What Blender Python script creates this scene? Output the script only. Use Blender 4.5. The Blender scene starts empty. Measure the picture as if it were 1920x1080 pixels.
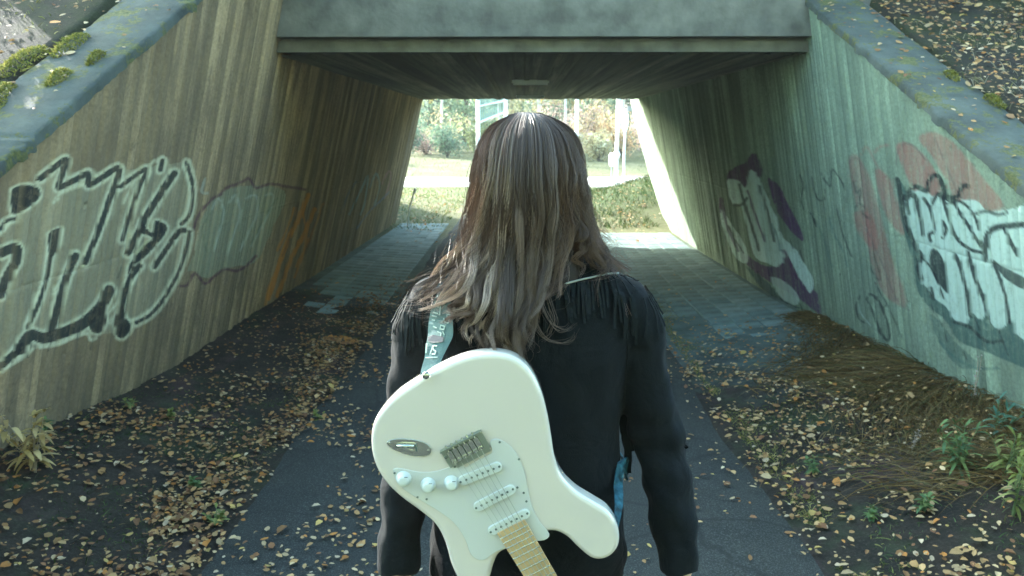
import bpy, bmesh, math, random
import numpy as np
from mathutils import Vector, Matrix, noise as mnoise
from mathutils.bvhtree import BVHTree

SC = bpy.context.scene
COL = SC.collection
R = math.radians
random.seed(7)
RNG = np.random.default_rng(7)

# ------------------------------------------------------------------ camera
HCAM, FPX = 1.65, 1500.0
PITCH, YAW = math.atan(295 / FPX), R(0.75)
cam_d = bpy.data.cameras.new("camera")
cam = bpy.data.objects.new("camera", cam_d)
COL.objects.link(cam)
cam.location = (0, 0, HCAM)
cam.rotation_euler = (math.pi / 2 - PITCH, 0, YAW)
cam_d.sensor_width = 36.0
cam_d.lens = 36.0 * FPX / 1920.0
cam_d.clip_start = 0.05
cam_d.clip_end = 600
cam_d.dof.use_dof = True
cam_d.dof.focus_distance = 1.6
cam_d.dof.aperture_fstop = 9.0
SC.camera = cam

# ------------------------------------------------------------------ light
SUN = Vector((-1.02, 1.0, 0.673)).normalized()
SUN_EL = math.asin(SUN.z)
world = bpy.data.worlds.new("World")
SC.world = world
world.use_nodes = True
wn = world.node_tree
for n in list(wn.nodes):
    wn.nodes.remove(n)
sky = wn.nodes.new("ShaderNodeTexSky")
sky.sky_type = 'NISHITA'
sky.sun_disc = False
sky.sun_elevation = SUN_EL
sky.sun_rotation = math.atan2(SUN.x, SUN.y)
sky.air_density = 1.0
sky.dust_density = 2.0
sky.ozone_density = 1.0
tint = wn.nodes.new("ShaderNodeMix")
tint.data_type = 'RGBA'
tint.blend_type = 'MULTIPLY'
tint.inputs[0].default_value = 1.0
tint.inputs[7].default_value = (0.84, 1.0, 0.90, 1)
bgn = wn.nodes.new("ShaderNodeBackground")
bgn.inputs[1].default_value = 0.15
wout = wn.nodes.new("ShaderNodeOutputWorld")
wn.links.new(sky.outputs[0], tint.inputs[6])
wn.links.new(tint.outputs[2], bgn.inputs[0])
wn.links.new(bgn.outputs[0], wout.inputs[0])
sun_d = bpy.data.lights.new("sun", 'SUN')
sun_d.energy = 2.1
sun_d.angle = R(0.5)
sun_d.color = (1.0, 0.965, 0.92)
sun = bpy.data.objects.new("sun", sun_d)
COL.objects.link(sun)
sun.rotation_euler = SUN.to_track_quat('Z', 'Y').to_euler()
sun.location = (-20, 30, 20)
SC.view_settings.view_transform = 'Standard'
SC.view_settings.look = 'None'
SC.view_settings.gamma = 1.0
SC.view_settings.use_curve_mapping = False
SC.view_settings.exposure = 3.6
SC.cycles.max_bounces = 8
SC.cycles.diffuse_bounces = 2
SC.cycles.caustics_reflective = False
SC.cycles.caustics_refractive = False
SC.cycles.transparent_max_bounces = 8

# ------------------------------------------------------------------ projection helpers (measuring the photograph)
_f = np.array([-math.sin(YAW) * math.cos(PITCH), math.cos(YAW) * math.cos(PITCH), -math.sin(PITCH)])
_r = np.array([math.cos(YAW), math.sin(YAW), 0.0])
_u = np.cross(_r, _f)
_c = np.array([0, 0, HCAM])

def ray(px, py):
    return _f + _r * (px - 960) / FPX - _u * (py - 540) / FPX

def ony(px, py, y):
    d = ray(px, py)
    return _c + d * (y / d[1])

def onz(px, py, z):
    d = ray(px, py)
    return _c + d * ((z - HCAM) / d[2])

def proj(P):
    v = P - _c
    z = v @ _f
    z = np.maximum(z, 0.05)
    return 960 + FPX * (v @ _r) / z, 540 - FPX * (v @ _u) / z

def snoise(x, y, seed=0, scale=1.0, oct=3):
    """cheap smooth noise, vectorised"""
    rg = np.random.default_rng(seed)
    out = np.zeros(np.broadcast(x, y).shape)
    amp = 1.0
    for o in range(oct):
        for k in range(4):
            a = rg.uniform(0, 2 * np.pi)
            fr = scale * (2 ** o) * rg.uniform(0.7, 1.4)
            out = out + amp * np.sin((x * np.cos(a) + y * np.sin(a)) * fr + rg.uniform(0, 6.28))
        amp *= 0.5
    return out / 5.0

# ------------------------------------------------------------------ object helpers
def tag(o, label=None, cat=None, group=None, kind=None):
    if label: o['label'] = label
    if cat: o['category'] = cat
    if group: o['group'] = group
    if kind: o['kind'] = kind
    return o

def empty(name, loc=(0, 0, 0), rz=0.0):
    o = bpy.data.objects.new(name, None)
    o.empty_display_size = 0.1
    o.location = loc
    o.rotation_euler = (0, 0, rz)
    COL.objects.link(o)
    return o

def link_mesh(name, me, mat=None, parent=None, smooth=False):
    o = bpy.data.objects.new(name, me)
    COL.objects.link(o)
    if mat is not None:
        for m in (mat if isinstance(mat, (list, tuple)) else [mat]):
            me.materials.append(m)
    if smooth:
        me.polygons.foreach_set('use_smooth', [True] * len(me.polygons))
    if parent is not None:
        o.parent = parent
        w = Vector((0, 0, 0)); q = parent      # meshes are given in world coordinates
        while q is not None:
            w += q.location; q = q.parent
        o.location = -w
    return o

def np_mesh(name, V, F):
    """V (n,3), F (m,k) equal sized faces"""
    V = np.asarray(V, dtype=np.float32)
    F = np.asarray(F, dtype=np.int32)
    me = bpy.data.meshes.new(name)
    m, k = F.shape
    me.vertices.add(len(V))
    me.vertices.foreach_set('co', V.ravel())
    me.loops.add(m * k)
    me.loops.foreach_set('vertex_index', F.ravel())
    me.polygons.add(m)
    me.polygons.foreach_set('loop_start', np.arange(m, dtype=np.int32) * k)
    me.polygons.foreach_set('loop_total', np.full(m, k, dtype=np.int32))
    me.update(calc_edges=True)
    return me

def col_attr(me, name, C):
    a = me.color_attributes.new(name, 'FLOAT_COLOR', 'POINT')
    C = np.asarray(C, dtype=np.float32)
    if C.shape[1] == 3:
        C = np.hstack([C, np.ones((len(C), 1), np.float32)])
    a.data.foreach_set('color', C.ravel())

def float_attr(me, name, v):
    a = me.attributes.new(name, 'FLOAT', 'POINT')
    a.data.foreach_set('value', np.asarray(v, dtype=np.float32))

def grid_faces(nu, nv, flip=False):
    i = np.arange(nu - 1)[:, None]
    j = np.arange(nv - 1)[None, :]
    a = i * nv + j
    F = np.stack([a, a + nv, a + nv + 1, a + 1], -1).reshape(-1, 4)
    return F[:, ::-1] if flip else F

class MB:
    def __init__(s):
        s.v, s.f = [], []
    def add(s, V, F):
        b = len(s.v)
        s.v += [tuple(map(float, p)) for p in V]
        s.f += [tuple(b + i for i in f) for f in F]
        return s
    def box(s, c, d, M=None):
        x, y, z = d[0] / 2, d[1] / 2, d[2] / 2
        V = [Vector(p) for p in ((-x, -y, -z), (x, -y, -z), (x, y, -z), (-x, y, -z), (-x, -y, z), (x, -y, z), (x, y, z), (-x, y, z))]
        if M is not None:
            V = [M @ p for p in V]
        V = [p + Vector(c) for p in V]
        return s.add(V, [(0, 3, 2, 1), (4, 5, 6, 7), (0, 1, 5, 4), (1, 2, 6, 5), (2, 3, 7, 6), (3, 0, 4, 7)])
    def tube(s, pts, rad, n=8, cap=True):
        pts = [Vector(p) for p in pts]
        if not isinstance(rad, (list, tuple)):
            rad = [rad] * len(pts)
        b = len(s.v)
        up = None
        for i, p in enumerate(pts):
            t = (pts[min(i + 1, len(pts) - 1)] - pts[max(i - 1, 0)]).normalized()
            if up is None:
                up = Vector((0, 0, 1)) if abs(t.z) < .9 else Vector((0, 1, 0))
            a = t.cross(up).normalized()
            up = a.cross(t).normalized()
            for k in range(n):
                an = 2 * math.pi * k / n
                s.v.append(tuple(p + (a * math.cos(an) + up * math.sin(an)) * rad[i]))
        for i in range(len(pts) - 1):
            for k in range(n):
                k2 = (k + 1) % n
                s.f.append((b + i * n + k, b + i * n + k2, b + (i + 1) * n + k2, b + (i + 1) * n + k))
        if cap:
            s.f.append(tuple(b + k for k in range(n))[::-1])
            e = b + (len(pts) - 1) * n
            s.f.append(tuple(e + k for k in range(n)))
        return s
    def mesh(s, name):
        me = bpy.data.meshes.new(name)
        me.from_pydata(s.v, [], s.f)
        me.update()
        return me
    def build(s, name, mat, parent=None, smooth=False):
        return link_mesh(name, s.mesh(name), mat, parent, smooth)

def smooth_poly(pts, n=8, closed=True):
    """Catmull-Rom through 2D/3D points"""
    P = [np.array(p, float) for p in pts]
    out = []
    N = len(P)
    rngi = range(N) if closed else range(N - 1)
    for i in rngi:
        if closed:
            p0, p1, p2, p3 = P[i - 1], P[i], P[(i + 1) % N], P[(i + 2) % N]
        else:
            p0, p1, p2, p3 = P[max(i - 1, 0)], P[i], P[i + 1], P[min(i + 2, N - 1)]
        for k in range(n):
            t = k / n
            out.append(0.5 * ((2 * p1) + (-p0 + p2) * t + (2 * p0 - 5 * p1 + 4 * p2 - p3) * t * t + (-p0 + 3 * p1 - 3 * p2 + p3) * t ** 3))
    if not closed:
        out.append(P[-1])
    return out

# ------------------------------------------------------------------ materials
class NT:
    def __init__(s, name):
        s.m = bpy.data.materials.new(name)
        s.m.use_nodes = True
        s.t = s.m.node_tree
        s.b = s.t.nodes['Principled BSDF']
        s.co = s.t.nodes.new('ShaderNodeTexCoord')
    def n(s, t, **kw):
        x = s.t.nodes.new(t)
        for k, v in kw.items():
            setattr(x, k, v)
        return x
    def l(s, a, b):
        s.t.links.new(a, b)
    def noise(s, scale, detail=4, rough=.55, coord=None, mapping=None, dist=0):
        x = s.n('ShaderNodeTexNoise')
        x.inputs['Scale'].default_value = scale
        x.inputs['Detail'].default_value = detail
        x.inputs['Roughness'].default_value = rough
        x.inputs['Distortion'].default_value = dist
        c = coord or s.co.outputs['Object']
        if mapping:
            mp = s.n('ShaderNodeMapping')
            mp.inputs['Scale'].default_value = mapping
            s.l(c, mp.inputs[0])
            c = mp.outputs[0]
        s.l(c, x.inputs['Vector'])
        return x.outputs['Fac']
    def ramp(s, fac, stops, interp='LINEAR'):
        x = s.n('ShaderNodeValToRGB')
        x.color_ramp.interpolation = interp
        el = x.color_ramp.elements
        while len(el) < len(stops):
            el.new(.5)
        for e, (p, c) in zip(el, stops):
            e.position = p
            e.color = (*c, 1) if isinstance(c, (tuple, list)) else (c, c, c, 1)
        s.l(fac, x.inputs[0])
        return x.outputs[0]
    def mix(s, fac, a, b, blend='MIX'):
        x = s.n('ShaderNodeMix', data_type='RGBA', blend_type=blend)
        for i, v in ((0, fac), (6, a), (7, b)):
            if isinstance(v, (int, float)):
                x.inputs[i].default_value = v if i == 0 else (v, v, v, 1)
            elif isinstance(v, (tuple, list)):
                x.inputs[i].default_value = (*v, 1) if len(v) == 3 else v
            else:
                s.l(v, x.inputs[i])
        return x.outputs[2]
    def math(s, op, a, b=0.0):
        x = s.n('ShaderNodeMath', operation=op)
        for i, v in ((0, a), (1, b)):
            if isinstance(v, (int, float)):
                x.inputs[i].default_value = v
            else:
                s.l(v, x.inputs[i])
        return x.outputs[0]
    def attr(s, name, out='Color'):
        x = s.n('ShaderNodeAttribute', attribute_name=name)
        return x.outputs[out]
    def base(s, c):
        if isinstance(c, (tuple, list)):
            s.b.inputs['Base Color'].default_value = (*c, 1)
        else:
            s.l(c, s.b.inputs['Base Color'])
        return s
    def set(s, **kw):
        for k, v in kw.items():
            k = k.replace('_', ' ')
            if isinstance(v, (int, float)):
                s.b.inputs[k].default_value = v
            else:
                s.l(v, s.b.inputs[k])
        return s
    def bump(s, h, strength=.4, dist=.01):
        x = s.n('ShaderNodeBump')
        x.inputs['Strength'].default_value = strength
        x.inputs['Distance'].default_value = dist
        s.l(h, x.inputs['Height'])
        s.l(x.outputs[0], s.b.inputs['Normal'])
        return s

def simple(name, c, rough=.6, spec=.5, metal=0.0, nscale=None, var=.25, bump=0.0, bscale=60):
    m = NT(name)
    if nscale:
        f = m.noise(nscale, 5)
        m.base(m.ramp(f, [(.3, tuple(x * (1 - var) for x in c)), (.7, tuple(min(1, x * (1 + var)) for x in c))]))
    else:
        m.base(c)
    m.set(Roughness=rough, Metallic=metal)
    m.b.inputs['Specular IOR Level'].default_value = spec
    if bump:
        m.bump(m.noise(bscale, 4), bump, .01)
    return m.m

def concrete(name, ca, cb, cstain, axis=(6, 6, .5), moss=0.0, paint=True, cold=None):
    """board marked concrete: per board tone, streaks down the boards, stains, spray paint from a colour attribute"""
    m = NT(name)
    brd = m.attr('board', 'Fac')
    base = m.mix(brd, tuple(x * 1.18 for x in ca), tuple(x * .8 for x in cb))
    streak = m.noise(1.0, 6, .65, mapping=axis)
    base = m.mix(m.ramp(streak, [(.40, 0.0), (.62, .8)]), base, cstain)
    grain = m.noise(55, 5, .6)
    base = m.mix(.55, base, m.ramp(grain, [(.3, .35), (.7, .85)]), 'OVERLAY')
    big = m.noise(1.1, 4, .6)
    base = m.mix(m.ramp(big, [(.35, .45), (.62, 0.0)]), base, tuple(x * .45 for x in ca))
    spots = m.noise(9, 5, .7)
    base = m.mix(m.ramp(spots, [(.60, 0.0), (.72, .55)]), base, tuple(x * .35 for x in cb))
    if moss:
        # algae film low on the wall and in patches
        sx = m.n('ShaderNodeSeparateXYZ')
        m.l(m.co.outputs['Object'], sx.inputs[0])
        low = m.math('SUBTRACT', 1.0, m.math('MULTIPLY', sx.outputs[2], 1.1))
        nn = m.noise(2.3, 5, .7)
        f = m.math('MULTIPLY', m.math('MAXIMUM', low, 0.0), m.ramp(nn, [(.35, 0.0), (.65, moss)]))
        base = m.mix(f, base, (.055, .075, .045))
    if paint:
        pc = m.n('ShaderNodeAttribute', attribute_name='paint')
        wear = m.noise(26, 6, .75)
        streak2 = m.noise(1.6, 5, .7, mapping=(1, 16, 2.0))
        w = m.math('MULTIPLY', m.ramp(wear, [(.36, .65), (.50, 1.0)]), m.ramp(streak2, [(.34, .8), (.5, 1.0)]))
        fac = m.math('MULTIPLY', pc.outputs['Alpha'], w)
        base = m.mix(fac, base, pc.outputs['Color'])
    m.base(base)
    m.set(Roughness=.85)
    m.b.inputs['Specular IOR Level'].default_value = .25
    m.bump(m.noise(38, 6, .65), .5, .012)
    return m.m

M = {}
M['wall_left'] = concrete('board_marked_concrete_brown', (.375, .272, .155), (.21, .158, .094), (.115, .090, .062), moss=.35)
M['wall_right'] = concrete('board_marked_concrete_green', (.29, .38, .27), (.215, .285, .21), (.135, .18, .14), moss=.2)
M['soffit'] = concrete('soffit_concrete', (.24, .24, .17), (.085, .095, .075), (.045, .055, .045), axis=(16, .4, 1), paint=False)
M['concrete'] = simple('plain_concrete', (.16, .165, .15), .85, .25, nscale=6, var=.35, bump=.4, bscale=40)

def coping_mat():
    m = NT('mossy_coping_concrete')
    a = m.ramp(m.noise(3.2, 6, .65), [(.32, (.045, .058, .050)), (.5, (.085, .105, .090)), (.72, (.15, .18, .155))])
    a = m.mix(m.ramp(m.noise(60, 5), [(.35, 0.0), (.8, .5)]), a, (.10, .12, .11))
    mo = m.ramp(m.noise(7.5, 6, .75), [(.52, 0.0), (.57, 1.0)])
    a = m.mix(m.math('MULTIPLY', mo, .8), a, m.ramp(m.noise(70, 4), [(.3, (.07, .08, .015)), (.7, (.2, .2, .05))]))
    m.base(a).set(Roughness=.9)
    m.bump(m.noise(26, 9, .8), 1.0, .03)
    return m.m
M['coping'] = coping_mat()

def soil_mat():
    m = NT('leafy_soil')
    a = m.ramp(m.noise(3.0, 6, .7), [(.3, (.026, .027, .024)), (.5, (.046, .043, .034)), (.7, (.070, .060, .046))])
    a = m.mix(m.ramp(m.noise(1.7, 5, .7), [(.45, 0.0), (.6, .8)]), a, (.045, .058, .022))
    a = m.mix(m.ramp(m.noise(2.2, 4, .6, mapping=(1.4, .7, 1)), [(.58, 0.0), (.70, .5)]), a, (.10, .058, .066))
    a = m.mix(m.ramp(m.noise(75, 5, .8), [(.5, 0.0), (.75, .6)]), a, (.12, .10, .075))
    m.base(a).set(Roughness=.95)
    m.b.inputs['Specular IOR Level'].default_value = .2
    m.bump(m.noise(45, 8, .8), .9, .03)
    return m.m
M['soil'] = soil_mat()

def grass_ground():
    m = NT('grassy_ground')
    a = m.ramp(m.noise(.55, 6, .65), [(.3, (.05, .065, .022)), (.5, (.10, .11, .045)), (.7, (.17, .16, .09))])
    a = m.mix(m.ramp(m.noise(9, 6, .8), [(.4, 0.0), (.7, .6)]), a, (.19, .17, .11))
    vd = m.n('ShaderNodeVectorMath', operation='DISTANCE'); m.l(m.co.outputs['Object'], vd.inputs[0]); vd.inputs[1].default_value = (3.2, 18.6, .3)
    a = m.mix(m.ramp(m.math('DIVIDE', vd.outputs['Value'], 8.0), [(.25, .9), (.6, 0.0)]), a, m.ramp(m.noise(6, 5, .7), [(.3, (.02, .035, .008)), (.7, (.05, .075, .018))]))
    # towards the near side the meadow gives way to dark leafy soil
    sx = m.n('ShaderNodeSeparateXYZ')
    m.l(m.co.outputs['Object'], sx.inputs[0])
    edge = m.math('ADD', sx.outputs[1], m.math('MULTIPLY', m.noise(1.2, 4), 2.0))
    f = m.ramp(m.math('MULTIPLY', m.math('SUBTRACT', edge, 11.5), .4), [(0.0, 0.0), (1.0, 1.0)])
    s = m.ramp(m.noise(3.0, 6, .7), [(.3, (.017, .018, .016)), (.5, (.034, .030, .024)), (.7, (.056, .044, .035))])
    s = m.mix(m.ramp(m.noise(1.7, 5, .7), [(.52, 0.0), (.66, .75)]), s, (.045, .068, .032))
    s = m.mix(m.ramp(m.noise(2.2, 4, .6, mapping=(1.4, .7, 1)), [(.57, 0.0), (.70, .55)]), s, (.10, .055, .066))
    s = m.mix(m.ramp(m.noise(75, 5, .8), [(.5, 0.0), (.75, .6)]), s, (.12, .10, .075))
    # dusty concrete coloured ground under the deck
    u1 = m.ramp(m.math('MULTIPLY', m.math('SUBTRACT', m.math('ADD', m.math('ADD', sx.outputs[1], m.math('MULTIPLY', sx.outputs[0], .75)), m.math('MULTIPLY', m.noise(2.0, 5, .7), 2.4)), 7.0), .6), [(0.0, 0.0), (1.0, .9)])
    s = m.mix(u1, s, m.ramp(m.noise(4, 6, .7), [(.3, (.10, .15, .145)), (.7, (.17, .24, .23))]))
    m.base(m.mix(f, s, a)).set(Roughness=.95)
    m.b.inputs['Specular IOR Level'].default_value = .2
    m.bump(m.noise(45, 8, .8), .9, .03)
    return m.m
M['ground'] = grass_ground()

def asphalt():
    m = NT('old_asphalt')
    a = m.ramp(m.noise(1.6, 5, .6), [(.3, (.019, .022, .020)), (.7, (.033, .036, .031))])
    a = m.mix(m.ramp(m.noise(160, 3, .7), [(.5, 0.0), (.8, .7)]), a, (.17, .18, .17))
    a = m.mix(m.ramp(m.noise(11, 6, .8), [(.56, 0.0), (.72, .5)]), a, (.035, .038, .036))
    vo = m.n('ShaderNodeTexVoronoi', feature='DISTANCE_TO_EDGE'); vo.inputs['Scale'].default_value = 1.3
    m.l(m.mix(.12, m.co.outputs['Object'], m.noise(3, 5)), vo.inputs['Vector'])
    a = m.mix(m.ramp(vo.outputs['Distance'], [(.0, .8), (.012, 0.0)]), a, (.02, .022, .02))
    m.base(a).set(Roughness=.92)
    m.b.inputs['Specular IOR Level'].default_value = .2
    m.bump(m.noise(170, 4, .7), .8, .005)
    return m.m
M['asphalt'] = asphalt()

def slab_mat():
    m = NT('paving_stone')
    oi = m.n('ShaderNodeObjectInfo')
    a = m.ramp(oi.outputs['Random'], [(0, (.13, .215, .215)), (.6, (.17, .27, .265)), (1, (.22, .32, .31))])
    a = m.mix(m.ramp(m.noise(5, 6, .7), [(.4, .0), (.7, .7)]), a, (.08, .095, .085))
    m.base(a).set(Roughness=.85)
    m.bump(m.noise(60, 5), .5, .006)
    return m.m
M['slab'] = slab_mat()
M['gravel'] = simple('pale_gravel_road', (.38, .37, .34), .9, .2, nscale=3, var=.2, bump=.5, bscale=50)

def vcol_mat(name, rough=.7, trans=0.0, spec=.3):
    m = NT(name)
    c = m.attr('Col')
    m.base(m.mix(.35, c, m.ramp(m.noise(90, 3), [(.3, .35), (.7, .75)]), 'OVERLAY'))
    m.set(Roughness=rough)
    m.b.inputs['Specular IOR Level'].default_value = spec
    if trans:
        tr = m.n('ShaderNodeBsdfTranslucent')
        m.l(c, tr.inputs[0])
        mx = m.n('ShaderNodeMixShader')
        mx.inputs[0].default_value = trans
        out = m.t.nodes['Material Output']
        m.l(m.b.outputs[0], mx.inputs[1])
        m.l(tr.outputs[0], mx.inputs[2])
        m.l(mx.outputs[0], out.inputs[0])
    return m.m
M['leaf'] = vcol_mat('fallen_leaf', .65, .15)
M['foliage'] = vcol_mat('foliage', .6, .35)
M['blade'] = vcol_mat('grass_blade', .7, .3)
M['birch'] = simple('birch_bark', (.62, .62, .58), .7, .3, nscale=4, var=.3, bump=.3)
M['bark'] = simple('dark_bark', (.10, .085, .07), .9, .2, nscale=8, var=.3, bump=.6)
M['white_metal'] = simple('white_painted_metal', (.78, .80, .79), .4, .5, nscale=3, var=.06)
M['grey_metal'] = simple('grey_metal', (.35, .37, .38), .4, .5, metal=.6, nscale=5, var=.15)
M['net'] = simple('green_mesh_panel', (.24, .34, .29), .6, .3, nscale=2, var=.2)

# ------------------------------------------------------------------ walls of the underpass
AL, ML = 2.31, .2476      # left face  x = -(AL - ML z)
AR, MR = 2.47, .197       # right face x = AR - MR z
ZS = 2.195                # soffit
Y0, Y1 = 6.0, 14.5        # deck

def top_l(y): return 1.52 + .56 * (y - 2.97)
def top_r(y): return 1.40 + .49 * (y - 3.55)
def base_l(y): return np.interp(y, [0, 3, 3.74, 4.44, 5.04, 6.64, 8.9, 14.5], [.40, .34, .27, .17, .13, .13, .08, 0.0])
def base_r(y): return np.interp(y, [0, 3, 3.68, 4.27, 4.91, 6.4, 7.88, 11.2], [.42, .34, .28, .23, .18, .11, .05, 0.0])

def seg_dist(px, py, a, b):
    ax, ay = a; bx, by = b
    dx, dy = bx - ax, by - ay
    L = dx * dx + dy * dy + 1e-9
    t = np.clip(((px - ax) * dx + (py - ay) * dy) / L, 0, 1)
    return np.hypot(px - (ax + t * dx), py - (ay + t * dy)), t

def in_poly(px, py, poly):
    inside = np.zeros(px.shape, bool)
    n = len(poly)
    for i in range(n):
        x1, y1 = poly[i]; x2, y2 = poly[(i + 1) % n]
        if y1 == y2: continue
        c = ((y1 > py) != (y2 > py)) & (px < (x2 - x1) * (py - y1) / (y2 - y1) + x1)
        inside ^= c
    return inside

def paint_layer(C, px, py, kind, pts, w, col, alpha=1.0, soft=1.3):
    xs = [p[0] for p in pts]; ys = [p[1] for p in pts]
    mg = w + 4
    s = np.where((px > min(xs) - mg) & (px < max(xs) + mg) & (py > min(ys) - mg) & (py < max(ys) + mg))[0]
    if not len(s): return
    X, Y = px[s], py[s]
    if kind == 'poly':
        pp = [tuple(p) for p in smooth_poly(pts, 4)]
        cov = in_poly(X, Y, pp).astype(float)
        d = np.full(X.shape, 1e9)
        for i in range(len(pp)):
            dd, _ = seg_dist(X, Y, pp[i], pp[(i + 1) % len(pp)])
            d = np.minimum(d, dd)
        cov = np.where(cov > 0, np.clip(.5 + d / soft, 0, 1), np.clip(.5 - d / soft, 0, 1))
    else:
        pp = smooth_poly(pts, 5, closed=False)
        d = np.full(X.shape, 1e9)
        for i in range(len(pp) - 1):
            dd, _ = seg_dist(X, Y, pp[i], pp[i + 1])
            d = np.minimum(d, dd)
        cov = np.clip((w / 2 - d) / soft + .5, 0, 1)
    cov = cov * alpha
    c = np.array(col)
    a0 = C[s, 3]
    a1 = cov + a0 * (1 - cov)
    C[s, :3] = np.where(a1[:, None] > 1e-4, (c[None] * cov[:, None] + C[s, :3] * (a0 * (1 - cov))[:, None]) / np.maximum(a1, 1e-4)[:, None], C[s, :3])
    C[s, 3] = a1

DK = (.006, .013, .017)
CR = (.66, .66, .45)
def L_(pts, w, col=DK, a=.95): return ('line', pts, w, col, a)
def drips(spots, col=DK, a=.7, lean=0.0):
    return [('line', [(x, y), (x + lean * h * .5, y + h * .5), (x + lean * h, y + h)], 2.4, col, a) for x, y, h in spots]
def P_(pts, col=DK, a=.95): return ('poly', pts, 0, col, a)

left_dark = [
    P_([(22, 355), (48, 346), (72, 352), (74, 370), (50, 392), (24, 402), (20, 384)]),
    L_([(75, 335), (107, 310), (125, 300), (116, 330), (110, 352), (140, 338), (165, 325), (166, 347), (190, 334), (222, 315), (217, 345), (205, 375), (197, 400), (180, 445), (160, 492)], 8),
    L_([(225, 350), (250, 332), (275, 318), (262, 350), (240, 415), (230, 450)], 6),
    L_([(305, 302), (301, 318)], 7),
    L_([(327, 325), (300, 365), (278, 400), (262, 430), (240, 475)], 9),
    L_([(350, 305), (360, 342), (361, 375), (354, 405), (340, 420)], 5),
    L_([(0, 475), (30, 465), (32, 485), (15, 515), (0, 552)], 13),
    P_([(90, 440), (115, 427), (112, 455), (95, 484)]),
    L_([(95, 482), (88, 520), (75, 562), (52, 614)], 6),
    L_([(142, 480), (125, 517), (112, 562), (102, 600), (96, 625)], 10),
    L_([(37, 655), (57, 628), (80, 634), (105, 628), (150, 610), (185, 580), (205, 545)], 15),
    P_([(165, 598), (174, 624), (190, 622), (200, 600), (197, 566), (184, 572)]),
    P_([(262, 412), (284, 436), (292, 413), (314, 426), (300, 452), (276, 478), (250, 500), (240, 515), (244, 494), (270, 462), (286, 446), (262, 436)]),
    L_([(347, 432), (335, 435), (312, 467), (290, 500)], 7),
    L_([(355, 435), (350, 465), (335, 510), (307, 560), (282, 590), (255, 605)], 5),
    L_([(262, 498), (245, 520), (231, 560), (225, 595)], 8),
    P_([(214, 600), (218, 628), (232, 634), (247, 614), (236, 594), (230, 572)]),
    L_([(0, 690), (22, 668), (40, 650)], 10),
    L_([(0, 430), (10, 415), (30, 410)], 5),
]
left_light = [
    L_([(90, 450), (87, 482), (82, 525), (67, 562), (48, 608)], 6, CR, .9),
    L_([(233, 517), (230, 550), (215, 575), (200, 592), (206, 606)], 5, CR, .9),
    L_([(348, 446), (338, 500), (310, 552), (275, 585), (240, 600), (236, 560), (262, 505)], 5, CR, .8),
    L_([(75, 652), (110, 645), (160, 625), (170, 638), (180, 634)], 5, CR, .9),
    L_([(28, 398), (16, 420), (0, 440)], 7, CR, .8),
    L_([(0, 520), (20, 500), (16, 480)], 8, CR, .7),
    L_([(144, 472), (118, 520), (98, 552), (118, 540)], 5, CR, .9),
    L_([(278, 455), (262, 470), (252, 490)], 8, (.42, .42, .24), .8),
    L_([(10, 690), (45, 668), (60, 655)], 7, CR, .7),
    L_([(205, 400), (178, 462), (156, 496)], 4, CR, .8),
    L_([(160, 345), (140, 352), (110, 366), (100, 380), (110, 372)], 5, CR, .7),
    L_([(290, 300), (278, 312), (250, 345), (232, 380)], 5, CR, .7),
    L_([(318, 335), (290, 372), (265, 412)], 5, CR, .7),
    L_([(344, 312), (356, 345), (354, 380), (342, 410)], 5, CR, .8),
    L_([(385, 335), (378, 360), (390, 362)], 5, (.4, .42, .34), .6),
]
MR_ = (.085, .028, .05)
left_second = [
    P_([(352, 505), (370, 450), (378, 410), (400, 372), (430, 354), (470, 348), (528, 354), (534, 380), (515, 420), (500, 455), (478, 492), (440, 500), (415, 510), (385, 522), (362, 508)], (.23, .26, .175), .72),
    L_([(352, 470), (372, 405), (400, 372), (412, 366), (425, 352), (455, 341), (466, 334), (480, 352), (505, 345), (540, 350), (575, 356)], 5, MR_, .8),
    L_([(338, 536), (352, 534), (366, 512), (384, 532), (402, 518), (420, 505), (445, 508), (463, 497), (480, 480)], 5, MR_, .85),
    L_([(398, 392), (410, 372), (420, 400), (410, 440), (400, 470)], 4, (.38, .42, .33), .7),
    L_([(430, 380), (442, 366), (450, 400), (438, 440), (425, 480)], 4, (.38, .42, .33), .7),
    L_([(462, 372), (480, 366), (482, 400), (466, 436), (450, 470)], 4, (.38, .42, .33), .7),
    L_([(498, 366), (512, 366), (506, 396), (488, 430), (472, 462)], 4, (.34, .38, .30), .7),
    L_([(390, 480), (380, 430), (395, 400)], 3, (.12, .16, .10), .6),
    L_([(470, 460), (500, 400), (520, 372)], 3, (.12, .16, .10), .6),
]
OR = (.55, .20, .02)
left_orange = [
    L_([(578, 366), (560, 410), (540, 450), (522, 500), (503, 560)], 9, OR, .8),
    L_([(590, 392), (570, 440), (548, 480), (530, 530), (520, 555)], 8, OR, .75),
    L_([(606, 382), (592, 420), (572, 470), (552, 520)], 4, OR, .6),
    L_([(552, 390), (540, 425), (520, 470)], 4, OR, .6),
    L_([(568, 400), (575, 450), (555, 500)], 4, OR, .6),
    L_([(520, 500), (505, 540), (498, 572)], 5, OR, .6),
    L_([(560, 380), (548, 430), (530, 480)], 3, DK, .5),
    L_([(596, 400), (584, 440), (568, 490)], 3, DK, .5),
]
TL = (.20, .33, .34)
left_far = [
    L_([(655, 402), (680, 350), (690, 330), (684, 380), (676, 402)], 3, TL, .6),
    L_([(694, 352), (705, 325), (712, 350), (702, 385)], 3, TL, .6),
    L_([(716, 345), (728, 322), (733, 330), (722, 372)], 3, (.4, .2, .2), .6),
    L_([(668, 430), (690, 400), (712, 378), (730, 360)], 2.5, (.12, .2, .3), .6),
    L_([(640, 400), (650, 370), (668, 340)], 3, (.08, .12, .14), .6),
]
MINT = (.42, .56, .49)
RB = (.30, .085, .08)
PU = (.075, .012, .095)
MINTD = (.66, .84, .78)
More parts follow.
